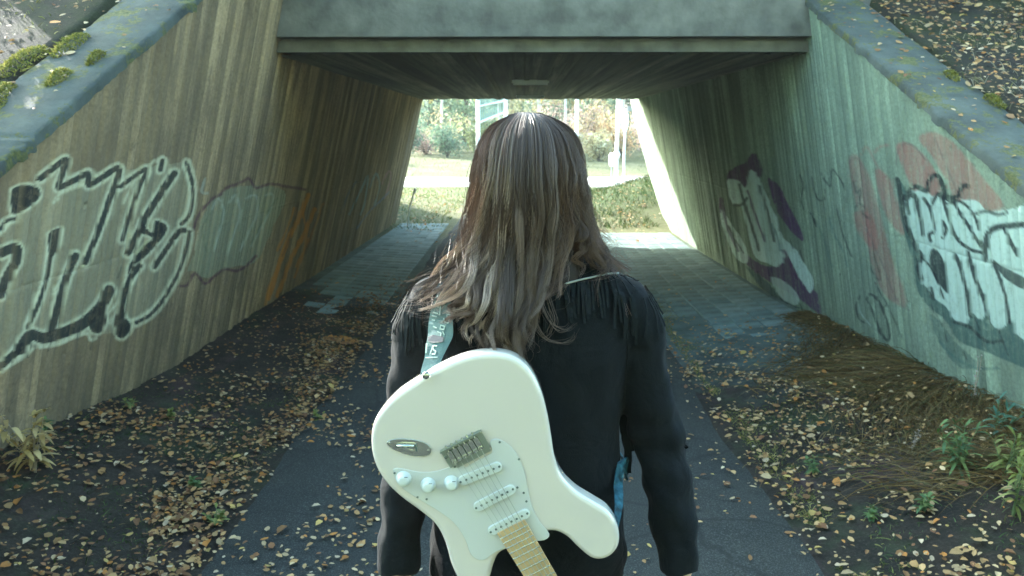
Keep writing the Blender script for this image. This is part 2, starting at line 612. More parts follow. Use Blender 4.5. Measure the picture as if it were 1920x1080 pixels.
right_back = [
    P_([(1592, 300), (1606, 290), (1630, 330), (1650, 400), (1668, 470), (1700, 560), (1690, 575), (1650, 540), (1620, 440), (1600, 360)], RB, .45),
    P_([(1680, 275), (1705, 268), (1740, 300), (1765, 345), (1770, 380), (1745, 390), (1720, 370), (1700, 330)], RB, .6),
    P_([(1722, 258), (1750, 248), (1790, 270), (1840, 330), (1880, 380), (1860, 395), (1800, 385), (1775, 340), (1745, 290)], RB, .5),
    P_([(1640, 320), (1665, 330), (1680, 370), (1700, 420), (1690, 440), (1660, 400)], RB, .55),
    P_([(1600, 400), (1630, 400), (1650, 450), (1640, 470), (1612, 440)], RB, .5),
    L_([(1680, 310), (1683, 285), (1700, 268), (1720, 280), (1735, 300)], 3, (.10, .08, .08), .6),
    L_([(1590, 330), (1592, 305), (1604, 296), (1618, 312)], 3, (.12, .09, .08), .5),
    L_([(1750, 250), (1765, 290), (1790, 350)], 3, (.10, .08, .08), .5),
    L_([(1640, 285), (1650, 275), (1668, 272)], 4, RB, .6),
    L_([(1615, 290), (1625, 275), (1636, 295), (1660, 340)], 3, RB, .5),
    L_([(1608, 350), (1622, 420), (1648, 480), (1680, 560), (1705, 582)], 3, (.12, .09, .09), .5),
]
right_purple = [
    P_([(1364, 326), (1380, 312), (1398, 304), (1412, 286), (1424, 300), (1430, 326), (1412, 346), (1396, 350), (1384, 346), (1366, 342)], PU, .9),
    P_([(1440, 334), (1462, 350), (1478, 384), (1500, 426), (1506, 452), (1486, 436), (1462, 404), (1448, 372)], PU, .9),
    P_([(1388, 470), (1420, 492), (1448, 500), (1462, 480), (1462, 450), (1482, 476), (1500, 520), (1530, 548), (1540, 590), (1522, 578), (1492, 556), (1462, 540), (1430, 520), (1404, 500)], PU, .85),
    P_([(1400, 500), (1440, 530), (1476, 566), (1508, 580), (1470, 570), (1428, 540)], (.03, .07, .08), .8),
    P_([(1362, 340), (1384, 338), (1398, 352), (1405, 320), (1418, 326), (1432, 352), (1446, 386), (1464, 432), (1474, 474), (1458, 500), (1440, 494), (1416, 482), (1404, 442), (1388, 386), (1374, 384)], MINTD, .88),
    P_([(1348, 398), (1358, 396), (1370, 418), (1396, 458), (1402, 492), (1382, 486), (1364, 452)], MINTD, .75),
    P_([(1466, 448), (1492, 468), (1510, 498), (1526, 526), (1520, 550), (1506, 532), (1488, 500)], MINTD, .85),
    P_([(1446, 520), (1474, 530), (1498, 556), (1492, 572), (1462, 556)], MINTD, .6),
    L_([(1386, 346), (1396, 382), (1411, 429), (1423, 469)], 4, DK, .85),
    L_([(1423, 349), (1440, 400), (1451, 452)], 3.5, DK, .8),
    L_([(1402, 358), (1417, 406), (1434, 452)], 3, PU, .8),
    L_([(1376, 384), (1390, 384), (1400, 372)], 4, DK, .8),
    L_([(1350, 398), (1352, 372), (1362, 420), (1384, 470)], 4, PU, .7),
    L_([(1470, 470), (1488, 510), (1508, 544)], 3, PU, .8),
    L_([(1446, 420), (1458, 444), (1462, 470)], 3, (.10, .20, .19), .7),
    L_([(1366, 424), (1380, 452), (1394, 474)], 2.5, DK, .7),
]
right_tags = [
    L_([(1500, 328), (1506, 350), (1502, 372), (1506, 392)], 3, DK, .8),
    L_([(1522, 332), (1526, 356), (1534, 374), (1544, 374), (1547, 356)], 3, DK, .8),
    L_([(1540, 326), (1556, 350), (1560, 318), (1574, 334), (1582, 350), (1588, 380)], 3, DK, .8),
    L_([(1600, 340), (1606, 364), (1614, 352), (1612, 376)], 3, DK, .8),
    L_([(1604, 390), (1610, 382), (1620, 388), (1618, 400), (1630, 410)], 4, DK, .7),
    L_([(1570, 392), (1580, 440), (1596, 480)], 3, DK, .7),
    L_([(1520, 400), (1530, 424), (1526, 410)], 3, DK, .8),
    L_([(1548, 390), (1560, 430), (1578, 466), (1590, 500)], 3, (.06, .14, .13), .6),
    L_([(1534, 420), (1548, 460), (1560, 500)], 3, (.06, .14, .13), .5),
    L_([(1632, 440), (1640, 480), (1650, 516), (1646, 524), (1632, 500), (1628, 470)], 3, DK, .6),
    L_([(1612, 556), (1605, 575), (1612, 600), (1622, 604)], 4, DK, .8),
    L_([(1610, 572), (1616, 590), (1634, 612)], 3, (.35, .46, .40), .7),
    L_([(1626, 562), (1632, 552), (1648, 566), (1662, 600), (1668, 628), (1664, 638), (1650, 622), (1638, 590), (1628, 566)], 5, DK, .85),
    L_([(1640, 530), (1650, 548), (1662, 570), (1655, 576)], 3, DK, .7),
    L_([(1660, 560), (1672, 590), (1690, 632)], 3, DK, .5),
]
right_silver = [
    P_([(1682, 336), (1686, 400), (1700, 450), (1712, 500), (1722, 548), (1742, 575), (1772, 600), (1800, 640), (1850, 660), (1920, 690), (1960, 700), (1960, 600), (1900, 560), (1800, 520), (1760, 470), (1724, 420), (1700, 360)], (.035, .085, .08), .85),
    P_([(1760, 600), (1790, 640), (1830, 680), (1800, 690), (1760, 640), (1742, 590)], (.035, .085, .08), .55),
    P_([(1694, 366), (1716, 358), (1732, 352), (1748, 368), (1764, 358), (1772, 372), (1790, 386), (1802, 376), (1832, 376), (1852, 396), (1890, 392), (1960, 400), (1960, 660), (1920, 638), (1904, 622), (1893, 592), (1886, 610), (1870, 618), (1856, 602), (1850, 588), (1838, 600), (1822, 586), (1814, 606), (1792, 602), (1774, 576), (1756, 562), (1742, 545), (1724, 520), (1726, 486), (1712, 462), (1702, 430), (1692, 398)], MINT, .97),
    P_([(1748, 466), (1760, 472), (1772, 498), (1778, 548), (1762, 534), (1748, 510), (1742, 488)], DK, .95),
    P_([(1862, 486), (1880, 500), (1920, 520), (1920, 542), (1890, 526), (1870, 504)], DK, .9),
    P_([(1846, 492), (1852, 486), (1850, 450), (1862, 430), (1852, 440), (1845, 470)], DK, .95),
    L_([(1682, 336), (1690, 372), (1694, 400), (1704, 430), (1716, 462), (1728, 480), (1722, 500), (1728, 524)], 7),
    L_([(1694, 372), (1712, 352), (1720, 350), (1738, 358), (1742, 340), (1756, 328), (1768, 350), (1770, 372)], 7),
    L_([(1704, 400), (1700, 375), (1714, 366), (1722, 392), (1728, 420), (1730, 440)], 6),
    L_([(1732, 372), (1744, 392), (1752, 430), (1742, 440), (1745, 452)], 5),
    L_([(1748, 382), (1762, 362), (1776, 400), (1790, 440), (1810, 462), (1842, 472), (1826, 440), (1800, 400), (1790, 380)], 5),
    L_([(1774, 372), (1796, 368), (1804, 350), (1814, 348)], 8),
    L_([(1776, 382), (1800, 378), (1824, 400), (1836, 430)], 4),
    L_([(1790, 478), (1800, 500), (1814, 556), (1820, 592)], 6),
    L_([(1816, 474), (1828, 520), (1846, 566), (1853, 602)], 6),
    L_([(1862, 492), (1874, 520), (1886, 560), (1893, 604)], 5),
    L_([(1846, 470), (1852, 440), (1866, 428), (1884, 424), (1925, 420)], 9),
    L_([(1884, 430), (1894, 452), (1908, 478)], 6),
    L_([(1768, 416), (1774, 430), (1768, 446)], 5),
    L_([(1726, 480), (1744, 500), (1758, 530), (1770, 560)], 3),
    L_([(1740, 545), (1750, 560), (1746, 540)], 4),
    L_([(1830, 400), (1850, 396), (1870, 402), (1888, 398)], 5, DK, .8),
    L_([(1790, 604), (1815, 612), (1850, 640), (1880, 640)], 5, DK, .8),
    L_([(1760, 640), (1790, 670), (1830, 690), (1870, 690)], 4, (.05, .12, .11), .6),
]

def build_wall(side):
    left = side < 0
    A, Ms = (AL, ML) if left else (AR, MR)
    topf, basef = (top_l, base_l) if left else (top_r, base_r)
    ys = list(np.arange(.7, 7.0, .0135)) + list(np.arange(7.0, 14.5, .028)) + [14.5]
    ys = np.array(ys)
    nz = 300
    # boards
    rg = random.Random(11 if left else 23)
    edges = [0.6]
    while edges[-1] < 15:
        edges.append(edges[-1] + rg.uniform(.062, .098))
    edges = np.array(edges)
    off = np.array([rg.uniform(-.008, .008) for _ in edges])
    tone = np.array([rg.random() for _ in edges])
    bi = np.searchsorted(edges, ys) - 1
    dedge = np.minimum(np.abs(ys - edges[bi]), np.abs(edges[np.minimum(bi + 1, len(edges) - 1)] - ys))
    groove = np.where(dedge < .0085, -.013, 0.0)
    relief = off[bi] + groove
    T = np.linspace(0, 1, nz)
    zt = np.where(ys < Y0 + .0, topf(ys), ZS + .05)
    zt = np.where((ys >= Y0), np.where(ys < Y0 + .05, ZS + .05, ZS + .05), zt)
    zb = basef(ys) - .25
    Y = np.repeat(ys[:, None], nz, 1)
    Z = zb[:, None] + (zt - zb)[:, None] * T[None]
    if not left:
        # the far end of this wall runs on past the deck and is cut back at the foot
        w = np.clip((Y - 12.0) / 2.5, 0, 1)
        yend = np.interp(Z, [-.3, 0, .23, .93, 1.8, 2.3], [13.0, 13.1, 13.95, 14.75, 15.46, 15.6])
        Y = Y + w * w * (yend - 14.5)
    rel = np.repeat(relief[:, None], nz, 1) + .004 * snoise(Y, Z, 5, 2.2, 3)
    # tie holes left by the formwork
    for hy in np.arange(1.3, 14, 1.15):
        for hz_ in (.62, 1.32, 1.95):
            rr = np.hypot(Y - hy - .05 * math.sin(hy * 7), Z - hz_)
            rel = rel - .016 * np.clip(1.3 - rr / .013, 0, 1)
    # a pour joint running along the wall
    rel = rel - .004 * np.exp(-((Z - 1.02 - .004 * snoise(Y, Y * 0, 6, 3)) / .007) ** 2)
    X = A - Ms * Z - rel
    if left: X = -X
    V = np.stack([X, Y, Z], -1).reshape(-1, 3)
    me = np_mesh('wall_face', V, grid_faces(len(ys), nz, flip=left))
    px, py = proj(V.astype(float))
    px = px + 1.1 * snoise(V[:, 1] * 9, V[:, 2] * 9, 3, 3.0, 3)
    py = py + 1.1 * snoise(V[:, 1] * 9, V[:, 2] * 9, 4, 3.0, 3)
    C = np.zeros((len(V), 4))
    if left:
        layers = []
        # pale fill behind the big letters
        layers += [P_([(0, 470), (40, 400), (95, 330), (160, 322), (230, 320), (330, 305), (366, 320), (362, 420), (350, 480), (300, 570), (240, 620), (150, 630), (40, 665), (0, 690)], (.40, .42, .29), .30)]
        layers += left_second + left_orange + left_far
        layers += [(k, p, w * 1.4 + 11, CR, .72) if k == 'line' else ('line', p + [p[0]], 9, CR, .75) for k, p, w, c, a in left_dark]
        layers += left_light + [(k, p, w * 1.4, c, a) for k, p, w, c, a in left_dark] + drips([(180, 622, 34), (232, 632, 40), (100, 628, 30), (60, 640, 30), (150, 614, 22), (228, 500, 20)], lean=-.3)
    else:
        layers = right_back + [(k, p, w * 1.35, c, a) for k, p, w, c, a in right_purple] + right_tags + [(k, p, w * 1.3, c, a) for k, p, w, c, a in right_silver] + drips([(1480, 446, 20), (1500, 470, 20), (1762, 600, 40), (1800, 640, 34), (1828, 596, 60), (1872, 616, 50), (1742, 560, 26), (1716, 480, 30), (1420, 510, 30), (1500, 570, 16)], lean=.35)
    for k, p, w, c, a in layers:
        paint_layer(C, px, py, k, p, w, c, a, soft=5.0 if c is CR or c is RB else 1.8)
    miss = np.where(dedge < .0085, .7, 1.0) * (.92 + .08 * (off[bi] + .008) / .016)
    C[:, 3] *= np.repeat(miss[:, None], nz, 1).ravel()
    col_attr(me, 'paint', C)
    float_attr(me, 'board', np.repeat(tone[bi][:, None], nz, 1).ravel())
    nm = 'left' if left else 'right'
    root = empty('retaining_wall', (side * A, 2.0, 0))
    tag(root, 'brown board-marked concrete wall with cream and black letters, orange tag and leaning inward' if left else
        'greenish board-marked concrete wall with pale mint, purple and faded red graffiti', 'wall')
    link_mesh('wall_face', me, M['wall_left' if left else 'wall_right'], root)
    # solid behind the face
    def bx(y, z, o):  # wall-plane point pushed outwards by o
        return (side * (A - Ms * z + o), y, z)
    b = MB()
    yy = [.7, 2, 3, 4, 5, Y0 - .01]
    for y_a, y_b in zip(yy[:-1], yy[1:]):
        q = []
        for y in (y_a, y_b):
            q += [bx(y, basef(y) - .4, .02), bx(y, topf(y) - .012, .02), bx(y, topf(y) - .012, .40), bx(y, basef(y) - .4, .40)]
        b.add(q, [(0, 1, 5, 4), (1, 2, 6, 5), (2, 3, 7, 6), (3, 0, 4, 7), (0, 3, 2, 1), (4, 5, 6, 7)])
    q = []
    for y in (Y0, 13.0 if not left else Y1 - .002):
        q += [bx(y, -.5, .02), bx(y, ZS - .003, .02), bx(y, ZS - .003, .45), bx(y, -.5, .45)]
    b.add(q, [(0, 1, 5, 4), (1, 2, 6, 5), (2, 3, 7, 6), (3, 0, 4, 7), (0, 3, 2, 1), (4, 5, 6, 7)])
    if not left:
        q = [bx(13.0, -.5, .02), bx(13.0, ZS - .003, .02), bx(13.0, ZS - .003, .45), bx(13.0, -.5, .45),
             bx(13.0, -.5, .02), bx(15.55, ZS - .003, .02), bx(15.55, ZS - .003, .45), bx(13.0, -.5, .45)]
        b.add(q[:4] + q[5:7], [(0, 1, 4), (3, 5, 2), (1, 2, 5, 4), (0, 4, 5, 3)])
        # rounded end strip closing the face
    b.build('wall_core', M['concrete'], root)
    # sloping coping on the wing
    n = 420
    cy = np.linspace(.7, Y0 - .02, n)
    prof = [(-.012, -.03), (-.012, .012), (.0, .022), (.17, .028), (.34, .022), (.36, .0), (.36, -.06)]
    V = []
    for i, y in enumerate(cy):
        zt_ = topf(y)
        for o, dz in prof:
            wob = .002 * math.sin(y * 9 + o * 20) + .0045 * mnoise.noise(Vector((y * 28, o * 40, dz * 60))) - (.012 if mnoise.noise(Vector((y * 7, 3, side))) > .42 and o < .01 else 0) - (.012 if abs((y * .8) % 1 - .5) < .012 else 0)
            V.append((side * (A - Ms * zt_ + o + wob), y, zt_ + dz + wob * .7))
    me = np_mesh('coping', V, grid_faces(n, len(prof), flip=not left))
    link_mesh('coping', me, M['coping'], root, smooth=True)
    return root

wall_l = build_wall(-1)
wall_r = build_wall(1)

# ------------------------------------------------------------------ bridge deck
deck = empty('bridge_deck', (0, Y0, ZS))
tag(deck, 'dark concrete slab of the underpass roof spanning the two walls, board-marked underside', 'bridge')
xs = np.arange(-2.3, 2.6, .011)
rg = random.Random(5)
ed = [-2.4]
while ed[-1] < 2.7: ed.append(ed[-1] + rg.uniform(.06, .11))
ed = np.array(ed)
bi = np.searchsorted(ed, xs) - 1
off = np.array([rg.uniform(-.009, .009) for _ in ed]); tone = np.array([rg.random() for _ in ed])
de = np.minimum(np.abs(xs - ed[bi]), np.abs(ed[np.minimum(bi + 1, len(ed) - 1)] - xs))
rel = off[bi] + np.where(de < .006, .008, 0)
ysf = np.linspace(Y0 + .002, Y1 - .002, 60)
X = np.repeat(xs[:, None], 60, 1); Y = np.repeat(ysf[None], len(xs), 0)
Z = ZS + np.repeat(rel[:, None], 60, 1) + .004 * snoise(X, Y, 8, 1.5)
me = np_mesh('soffit', np.stack([X, Y, Z], -1).reshape(-1, 3), grid_faces(len(xs), 60, flip=True))
float_attr(me, 'board', np.repeat(tone[bi][:, None], 60, 1).ravel())
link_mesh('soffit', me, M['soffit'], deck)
MB().box((.08, (Y0 + Y1) / 2, (ZS + .022 + 3.0) / 2), (8.4, Y1 - Y0 - .02, 3.0 - ZS - .022)).build('slab', M['concrete'], deck)
fas = MB()
fas.box((.08, Y0 - .07, 2.95), (8.6, .14, 1.30)).build('edge_beam', M['concrete'], deck)  # raised into an unseen parapet to keep sun off the right coping
MB().box((.08, Y1 + .05, 2.70), (8.6, .10, .80)).build('edge_beam', M['concrete'], deck)
MB().box((.13, Y0 - .03, ZS + .045), (3.9, .05, .075)).build('drip_edge', M['concrete'], deck)

for k, (yl, xa, xb) in enumerate([(9.1, -.12, .29), (13.0, -.10, .34)]):
    t = empty('ceiling_light', ((xa + xb) / 2, yl, ZS - .05))
    tag(t, 'unlit pale batten light on the tunnel roof, ' + ('nearer of two' if k == 0 else 'farther of two, close to the bright opening'), 'ceiling light', 'batten lights under the tunnel roof')
    MB().box(((xa + xb) / 2, yl, ZS - .012), (xb - xa, .10, .03)).build('housing', M['white_metal'], t)
    MB().tube([(xa + .015, yl, ZS - .036), (xb - .015, yl, ZS - .036)], .014, 8).build('diffuser', M['white_metal'], t)

# ------------------------------------------------------------------ ground
def ground_z(x, y):
    """low ground: path trough between the walls, meadow beyond"""
    x = np.asarray(x, float); y = np.asarray(y, float)
    bl = base_l(y); br = base_r(y)
    pl, pr = -1.27 - .0 * y, 1.18
    tl = np.clip((pl - x) / (AL - 1.27), 0, 1.0)
    tr = np.clip((x - pr) / (AR - 1.18), 0, 1.0)
    z = bl * tl ** 1.2 + br * tr ** 1.2
    rough = np.clip((np.abs(x) - 1.25) * 4, 0, 1) * np.clip((8.2 - y) / 2, .1, 1)
    z = z + rough * (.012 * snoise(x, y, 31, 6, 3) + .008)
    far = np.clip((y - 15) / 6, 0, 1)
    off = np.clip((np.abs(x) - 1.5) / 1.5, 0, 1)
    z = z + far * off * .10 * (snoise(x, y, 12, .45, 2) + .2)
    z = z + .62 * np.exp(-(((x - 3.4) / 1.5) ** 2 + ((y - 18.6) / 2.6) ** 2))
    z = z + .12 * np.exp(-(((x + 3.2) / 1.6) ** 2 + ((y - 18.0) / 2.2) ** 2))
    z = z + np.clip((y - 30) / 40, 0, 3) * .9
    return z

def axis_lines(segs):
    out = []
    for a, b, s in segs:
        out += list(np.arange(a, b, s))
    out.append(segs[-1][1])
    return np.array(out)

gx = axis_lines([(-300, -60, 30), (-60, -12, 3), (-12, -3, .45), (-3, 3, .07), (3, 12, .45), (12, 60, 3), (60, 300, 30)])
gy = axis_lines([(-300, -30, 30), (-30, 0, 2), (0, 2.5, .25), (2.5, 9, .07), (9, 24, .25), (24, 60, 1.5), (60, 320, 20)])
X, Y = np.meshgrid(gx, gy, indexing='ij')
me = np_mesh('ground', np.stack([X, Y, ground_z(X, Y)], -1).reshape(-1, 3), grid_faces(len(gx), len(gy)))
g = link_mesh('ground', me, M['ground'], smooth=True)
tag(g, kind='structure')

# banks beside and above the walls
def bank_z(side, x, y):
    topf = top_l if side < 0 else top_r
    z = np.minimum(topf(y) + .03, 3.1)
    farz = (3.0 - (y - 14.9) / (1.25 if side < 0 else 1.5))
    z = np.minimum(z, farz)
    z = z + .03 * snoise(x, y, 3 if side < 0 else 9, 3.5, 3) * np.clip((3.1 - z), 0, 1)
    return z
for side in (-1, 1):
    A, Ms = (AL, ML) if side < 0 else (AR, MR)
    ys_ = axis_lines([(-.4, 1, .2), (1, 6.3, .06), (6.3, 20.5, .35)])
    us = axis_lines([(0, 1.6, .05), (1.6, 6, .4), (6, 46, 4)])
    Yb, Ub = np.meshgrid(ys_, us, indexing='ij')
    zt = bank_z(side, 0 * Yb, Yb)
    outer = np.where(Yb < Y0, .33, .42)
    x_in = A - Ms * np.clip(zt, 0, ZS) + outer
    x_in = np.where(Yb > 14.3, np.maximum(x_in, (2.75 if side < 0 else 2.6) + .12 * (Yb - 14.3)), x_in)
    Xb = side * (x_in + Ub)
    Zb = bank_z(side, Xb, Yb)
    if side > 0:
        Zb = np.where((Ub < .3), Zb, Zb)
    Zb[:, 0] -= .25
    me = np_mesh('bank', np.stack([Xb, Yb, Zb], -1).reshape(-1, 3), grid_faces(len(ys_), len(us), flip=side > 0))
    b = link_mesh('left_bank' if side < 0 else 'right_bank', me, M['soil'], smooth=True)
    tag(b, kind='structure')

# asphalt path
n = 440
py_ = np.concatenate([np.linspace(-12, 2, 20), np.linspace(2.05, 24.5, 420)])
xl = -1.27 + .04 * snoise(py_, py_ * 0, 2, 3.1, 5); xr = 1.18 + .04 * snoise(py_, py_ * 0, 6, 2.7, 5)
U = np.linspace(0, 1, 14)
Xp = xl[:, None] + (xr - xl)[:, None] * U; Yp = np.repeat(py_[:, None], 14, 1)
Zp = .022 + .012 * (1 - (2 * U[None] - 1) ** 2) + 0 * Yp
Zp[:, 0] = Zp[:, -1] = -.01
me = np_mesh('path', np.stack([Xp, Yp, Zp], -1).reshape(-1, 3), grid_faces(440, 14, flip=True))
tag(link_mesh('path', me, M['asphalt'], smooth=True), kind='structure')

# pale gravel road crossing the meadow
rx = np.linspace(-60, 60, 60)
V = []
for x in rx:
    yc = 26.3 + .035 * x + .0022 * x * x
    for d in (-2.2, -1, 0, 1, 2.2):
        V.append((x, yc + d, float(ground_z(x, yc + d)) + .05 - .03 * (abs(d) > 2)))
me = np_mesh('gravel_road', V, grid_faces(60, 5))
tag(link_mesh('gravel_road', me, M['gravel'], smooth=True), kind='structure')

# paving stones along the foot of both walls inside the underpass
pave = empty('paving', (0, 6, 0))
tag(pave, kind='structure')
def stone_mesh(s=.196, h=.05):
    bm = bmesh.new()
    bmesh.ops.create_cube(bm, size=1)
    bmesh.ops.scale(bm, vec=(s, s, h), verts=bm.verts)
    bmesh.ops.bevel(bm, geom=[e for e in bm.edges if all(v.co.z > 0 for v in e.verts)], offset=.007, segments=1, affect='EDGES')
    me = bpy.data.meshes.new('paving_stone'); bm.to_mesh(me); bm.free()
    me.materials.append(M['slab'])
    return me
sm_ = stone_mesh()
cnt = 0
rg = random.Random(3)
for side in (1, -1):
    nrow = 6
    for j in range(50 if side > 0 else 44):
        y = 12.9 - j * .2 if side > 0 else 14.2 - j * .2
        for i in range(nrow):
            x = side * (1.30 + i * .2) if side > 0 else -(1.38 + i * .2 * .86 + .03)
            if side < 0 and i == nrow - 1: continue
            wallx = AR - .13 if side > 0 else AL - .12
            if abs(x) > wallx: continue
            # ragged near end, overgrown by soil
            lim = (5.2 if side > 0 else 6.3) + .5 * math.sin(i * 2.1) + (1.0 - i * .22 if side > 0 else i * .12)
            lim += rg.uniform(-.22, .22)
            if y < lim: continue
            o = bpy.data.objects.new('paving_stone', sm_)
            z = float(ground_z(x, y))
            dzx = float(ground_z(x + .1, y) - ground_z(x - .1, y)) / .2
            o.location = (x + (.1 if j % 2 else 0) * 0, y - 6, z - .012 + rg.uniform(-.003, .003) - .03 * max(0, 1 - (y - lim) / 1.6) * rg.uniform(.6, 1.2))
            o.rotation_euler = (rg.uniform(-.015, .015), -math.atan(dzx) + rg.uniform(-.02, .02), rg.uniform(-.012, .012))
            if side < 0: o.scale = (.87, 1, 1)
            o.parent = pave
            COL.objects.link(o)
            cnt += 1
print('stones', cnt)

# ------------------------------------------------------------------ fallen leaves
LEAFC = np.array([(.40, .29, .15), (.34, .22, .10), (.44, .36, .23), (.24, .14, .065), (.40, .19, .05), (.19, .10, .05), (.42, .33, .12), (.48, .42, .32)])
LEAFP = np.array([.2, .2, .16, .14, .07, .1, .07, .06])

def leaves(name, pts, nrm, sizes, label=None, dark=1.0, stuff=True, probs=LEAFP):
    n = len(pts)
    pts = np.asarray(pts, float); nrm = np.asarray(nrm, float)
    prof = np.array([(-.5, 0, .0), (-.2, .30, .10), (.22, .27, .10), (.55, 0, .02), (.22, -.27, .10), (-.2, -.30, .10)])
    ang = RNG.uniform(0, 6.28, n)
    tilt = RNG.normal(0, .22, (n, 2))
    N = nrm + np.stack([tilt[:, 0], tilt[:, 1], np.zeros(n)], -1)
    N /= np.linalg.norm(N, axis=1)[:, None]
    t = np.stack([np.cos(ang), np.sin(ang), np.zeros(n)], -1)
    t -= N * np.sum(t * N, 1)[:, None]
    t /= np.linalg.norm(t, axis=1)[:, None]
    b = np.cross(N, t)
    curl = RNG.uniform(-1.0, 2.6, n)
    wv = RNG.uniform(.8, 1.25, n)
    P = pts[:, None] + (t[:, None] * prof[None, :, 0:1] + b[:, None] * prof[None, :, 1:2] * wv[:, None, None] + N[:, None] * (prof[None, :, 2:3] * curl[:, None, None])) * (sizes * .9 * RNG.choice([.6, .85, 1, 1.25, 1.6], n, p=[.2, .25, .3, .17, .08]))[:, None, None]
    base = np.arange(n)[:, None] * 6
    F = np.concatenate([base + np.array([0, 5, 4, 3]), base + np.array([0, 3, 2, 1])], 0)
    me = np_mesh(name, P.reshape(-1, 3), F)
    ci = RNG.choice(len(LEAFC), n, p=probs / probs.sum())
    C = LEAFC[ci] * np.array([1.05, .93, .78]) * RNG.uniform(.65, 1.2, (n, 1)) * dark
    col_attr(me, 'Col', np.repeat(C, 6, 0))
    o = link_mesh(name, me, M['leaf'])
    if stuff:
        tag(o, label, 'fallen leaves', kind='stuff')
    return o

def scatter(n, fn):
    out = []
    while len(out) < n:
        p = fn()
        if p is not None:
            out.append(p)
    return out

def path_pt():
    # leaves lie thick along the left edge and at the near end
    y = 1.5 + 12 * random.random() ** 1.25
    u = random.random()
    x = -1.27 + 2.45 * u
    d = .12 + .50 * math.exp(-(x + 1.27) / .55) + .14 * math.exp(-(1.18 - x) / .3)
    d *= 1.0 if y < 4.8 else max(.05, 1.0 - (y - 4.8) / 3.2)
    if x > 0: d *= .55
    if random.random() > d * 1.3: return None
    # little drifts
    c = mnoise.noise(Vector((x * 2.3, y * 1.6, 0)))
    if random.random() > .45 + c * 1.4: return None
    return (x, y, .04 + .006 * random.random())
P = scatter(2300, path_pt)
leaves('fallen_leaves', P, [(0, 0, 1)] * len(P), RNG.uniform(.018, .036, len(P)), 'pale tan birch leaves scattered over the dark asphalt path')

def side_pt(side):
    def f():
        y = 1.6 + 7.5 * random.random() ** 1.4
        if side < 0:
            x = -1.2 - 1.02 * random.random() ** 1.0
            dr = math.exp(-abs(x + 1.42) / .18)
            d = (.10 + .9 * dr) * (1.0 if y < 6 else max(0.04, 1 - (y - 6) / 3))
            if y < 4.2: d = max(d, .28)
        else:
            x = 1.1 + 1.25 * random.random()
            d = .25 + .5 * math.exp(-abs(x - 1.55) / .3)
            d *= 1.0 if y < 5.2 else max(.05, 1 - (y - 5.2) / 2.0)
        if random.random() > d: return None
        c = mnoise.noise(Vector((x * 3, y * 2.2, 5)))
        if random.random() > .55 + c: return None
        return (x, y, float(ground_z(x, y)) + .012 + .015 * random.random())
    return f
P = scatter(7600, side_pt(-1))
leaves('fallen_leaves', P, [(.1, -.05, 1)] * len(P), RNG.uniform(.015, .036, len(P)), 'brown and tan leaf drift along the left edge of the path', .8,
       probs=np.array([.16, .2, .08, .2, .09, .2, .03, .04]))
P = scatter(3400, side_pt(1))
leaves('fallen_leaves', P, [(-.1, -.05, 1)] * len(P), RNG.uniform(.015, .038, len(P)), 'pale leaves strewn on the dark soil right of the path', .95,
       probs=np.array([.25, .2, .22, .1, .06, .08, .06, .04]))
def wide_bank_pt(side):
    def f():
        y = 1.0 + 4.9 * random.random(); x = 3.2 + 7 * random.random() ** 1.3
        return (side * x, y, float(bank_z(side, side * x, y)) + .03)
    return f
for side_ in (-1, 1):
    P = scatter(2500, wide_bank_pt(side_))
    leaves('fallen_leaves', P, [(0, -.5, 1)] * len(P), RNG.uniform(.03, .06, len(P)), 'leaves strewn over the grassy slope beside the ' + ('left' if side_ < 0 else 'right') + ' wall')
def bank_pt(side):
    def f():
        y = 1.6 + 4.2 * random.random()
        u = random.random() ** 1.2 * 1.6
        topf = top_l if side < 0 else top_r
        A, Ms = (AL, ML) if side < 0 else (AR, MR)
        zt = topf(y)
        x = A - Ms * zt + .02 + u
        if u < .34:
            if random.random() > (.10 if side > 0 else .16) + (.4 if u > .28 else 0): return None
            z = zt + .035
        else:
            z = float(bank_z(side, side * x, y)) + .02 + .03 * random.random()
        return (side * x, y, z)
    return f
P = scatter(900, bank_pt(-1)); leaves('fallen_leaves', P, [(0, -.5, 1)] * len(P), RNG.uniform(.02, .04, len(P)), 'leaves lying on the mossy coping and bank at upper left')
P = scatter(3400, bank_pt(1)); leaves('fallen_leaves', P, [(0, -.5, 1)] * len(P), RNG.uniform(.02, .045, len(P)), 'leaves heaped on the bank above the wall at upper right')
def on_grass_pt():
    y = 3.2 + 3.0 * random.random(); x = 1.75 + .62 * random.random()
    return (x, y, float(ground_z(x, y)) + .07 + .04 * random.random())
P = scatter(170, on_grass_pt)
leaves('fallen_leaves', P, [(-.3, -.2, 1)] * len(P), RNG.uniform(.018, .034, len(P)), 'leaves caught in the brown matted grass by the right wall')
def far_pt():
    y = 11.5 + 9 * random.random(); x = random.uniform(-6, 4.5)
    if abs(x) < 2.5 and y < 14.5 and (x < -2 or x > 2.2): return None
    if 14.3 < y and (x > 2.6 and y < 16): return None
    if abs(x) < 1.3 and random.random() < .6: return None
    if y < 13 and random.random() < .6: return None
    return (x, y, float(ground_z(x, y)) + .03)
P = scatter(2500, far_pt); leaves('fallen_leaves', P, [(0, 0, 1)] * len(P), RNG.uniform(.03, .07, len(P)), 'yellow leaves on the sunlit grass outside the far opening', 1.15)

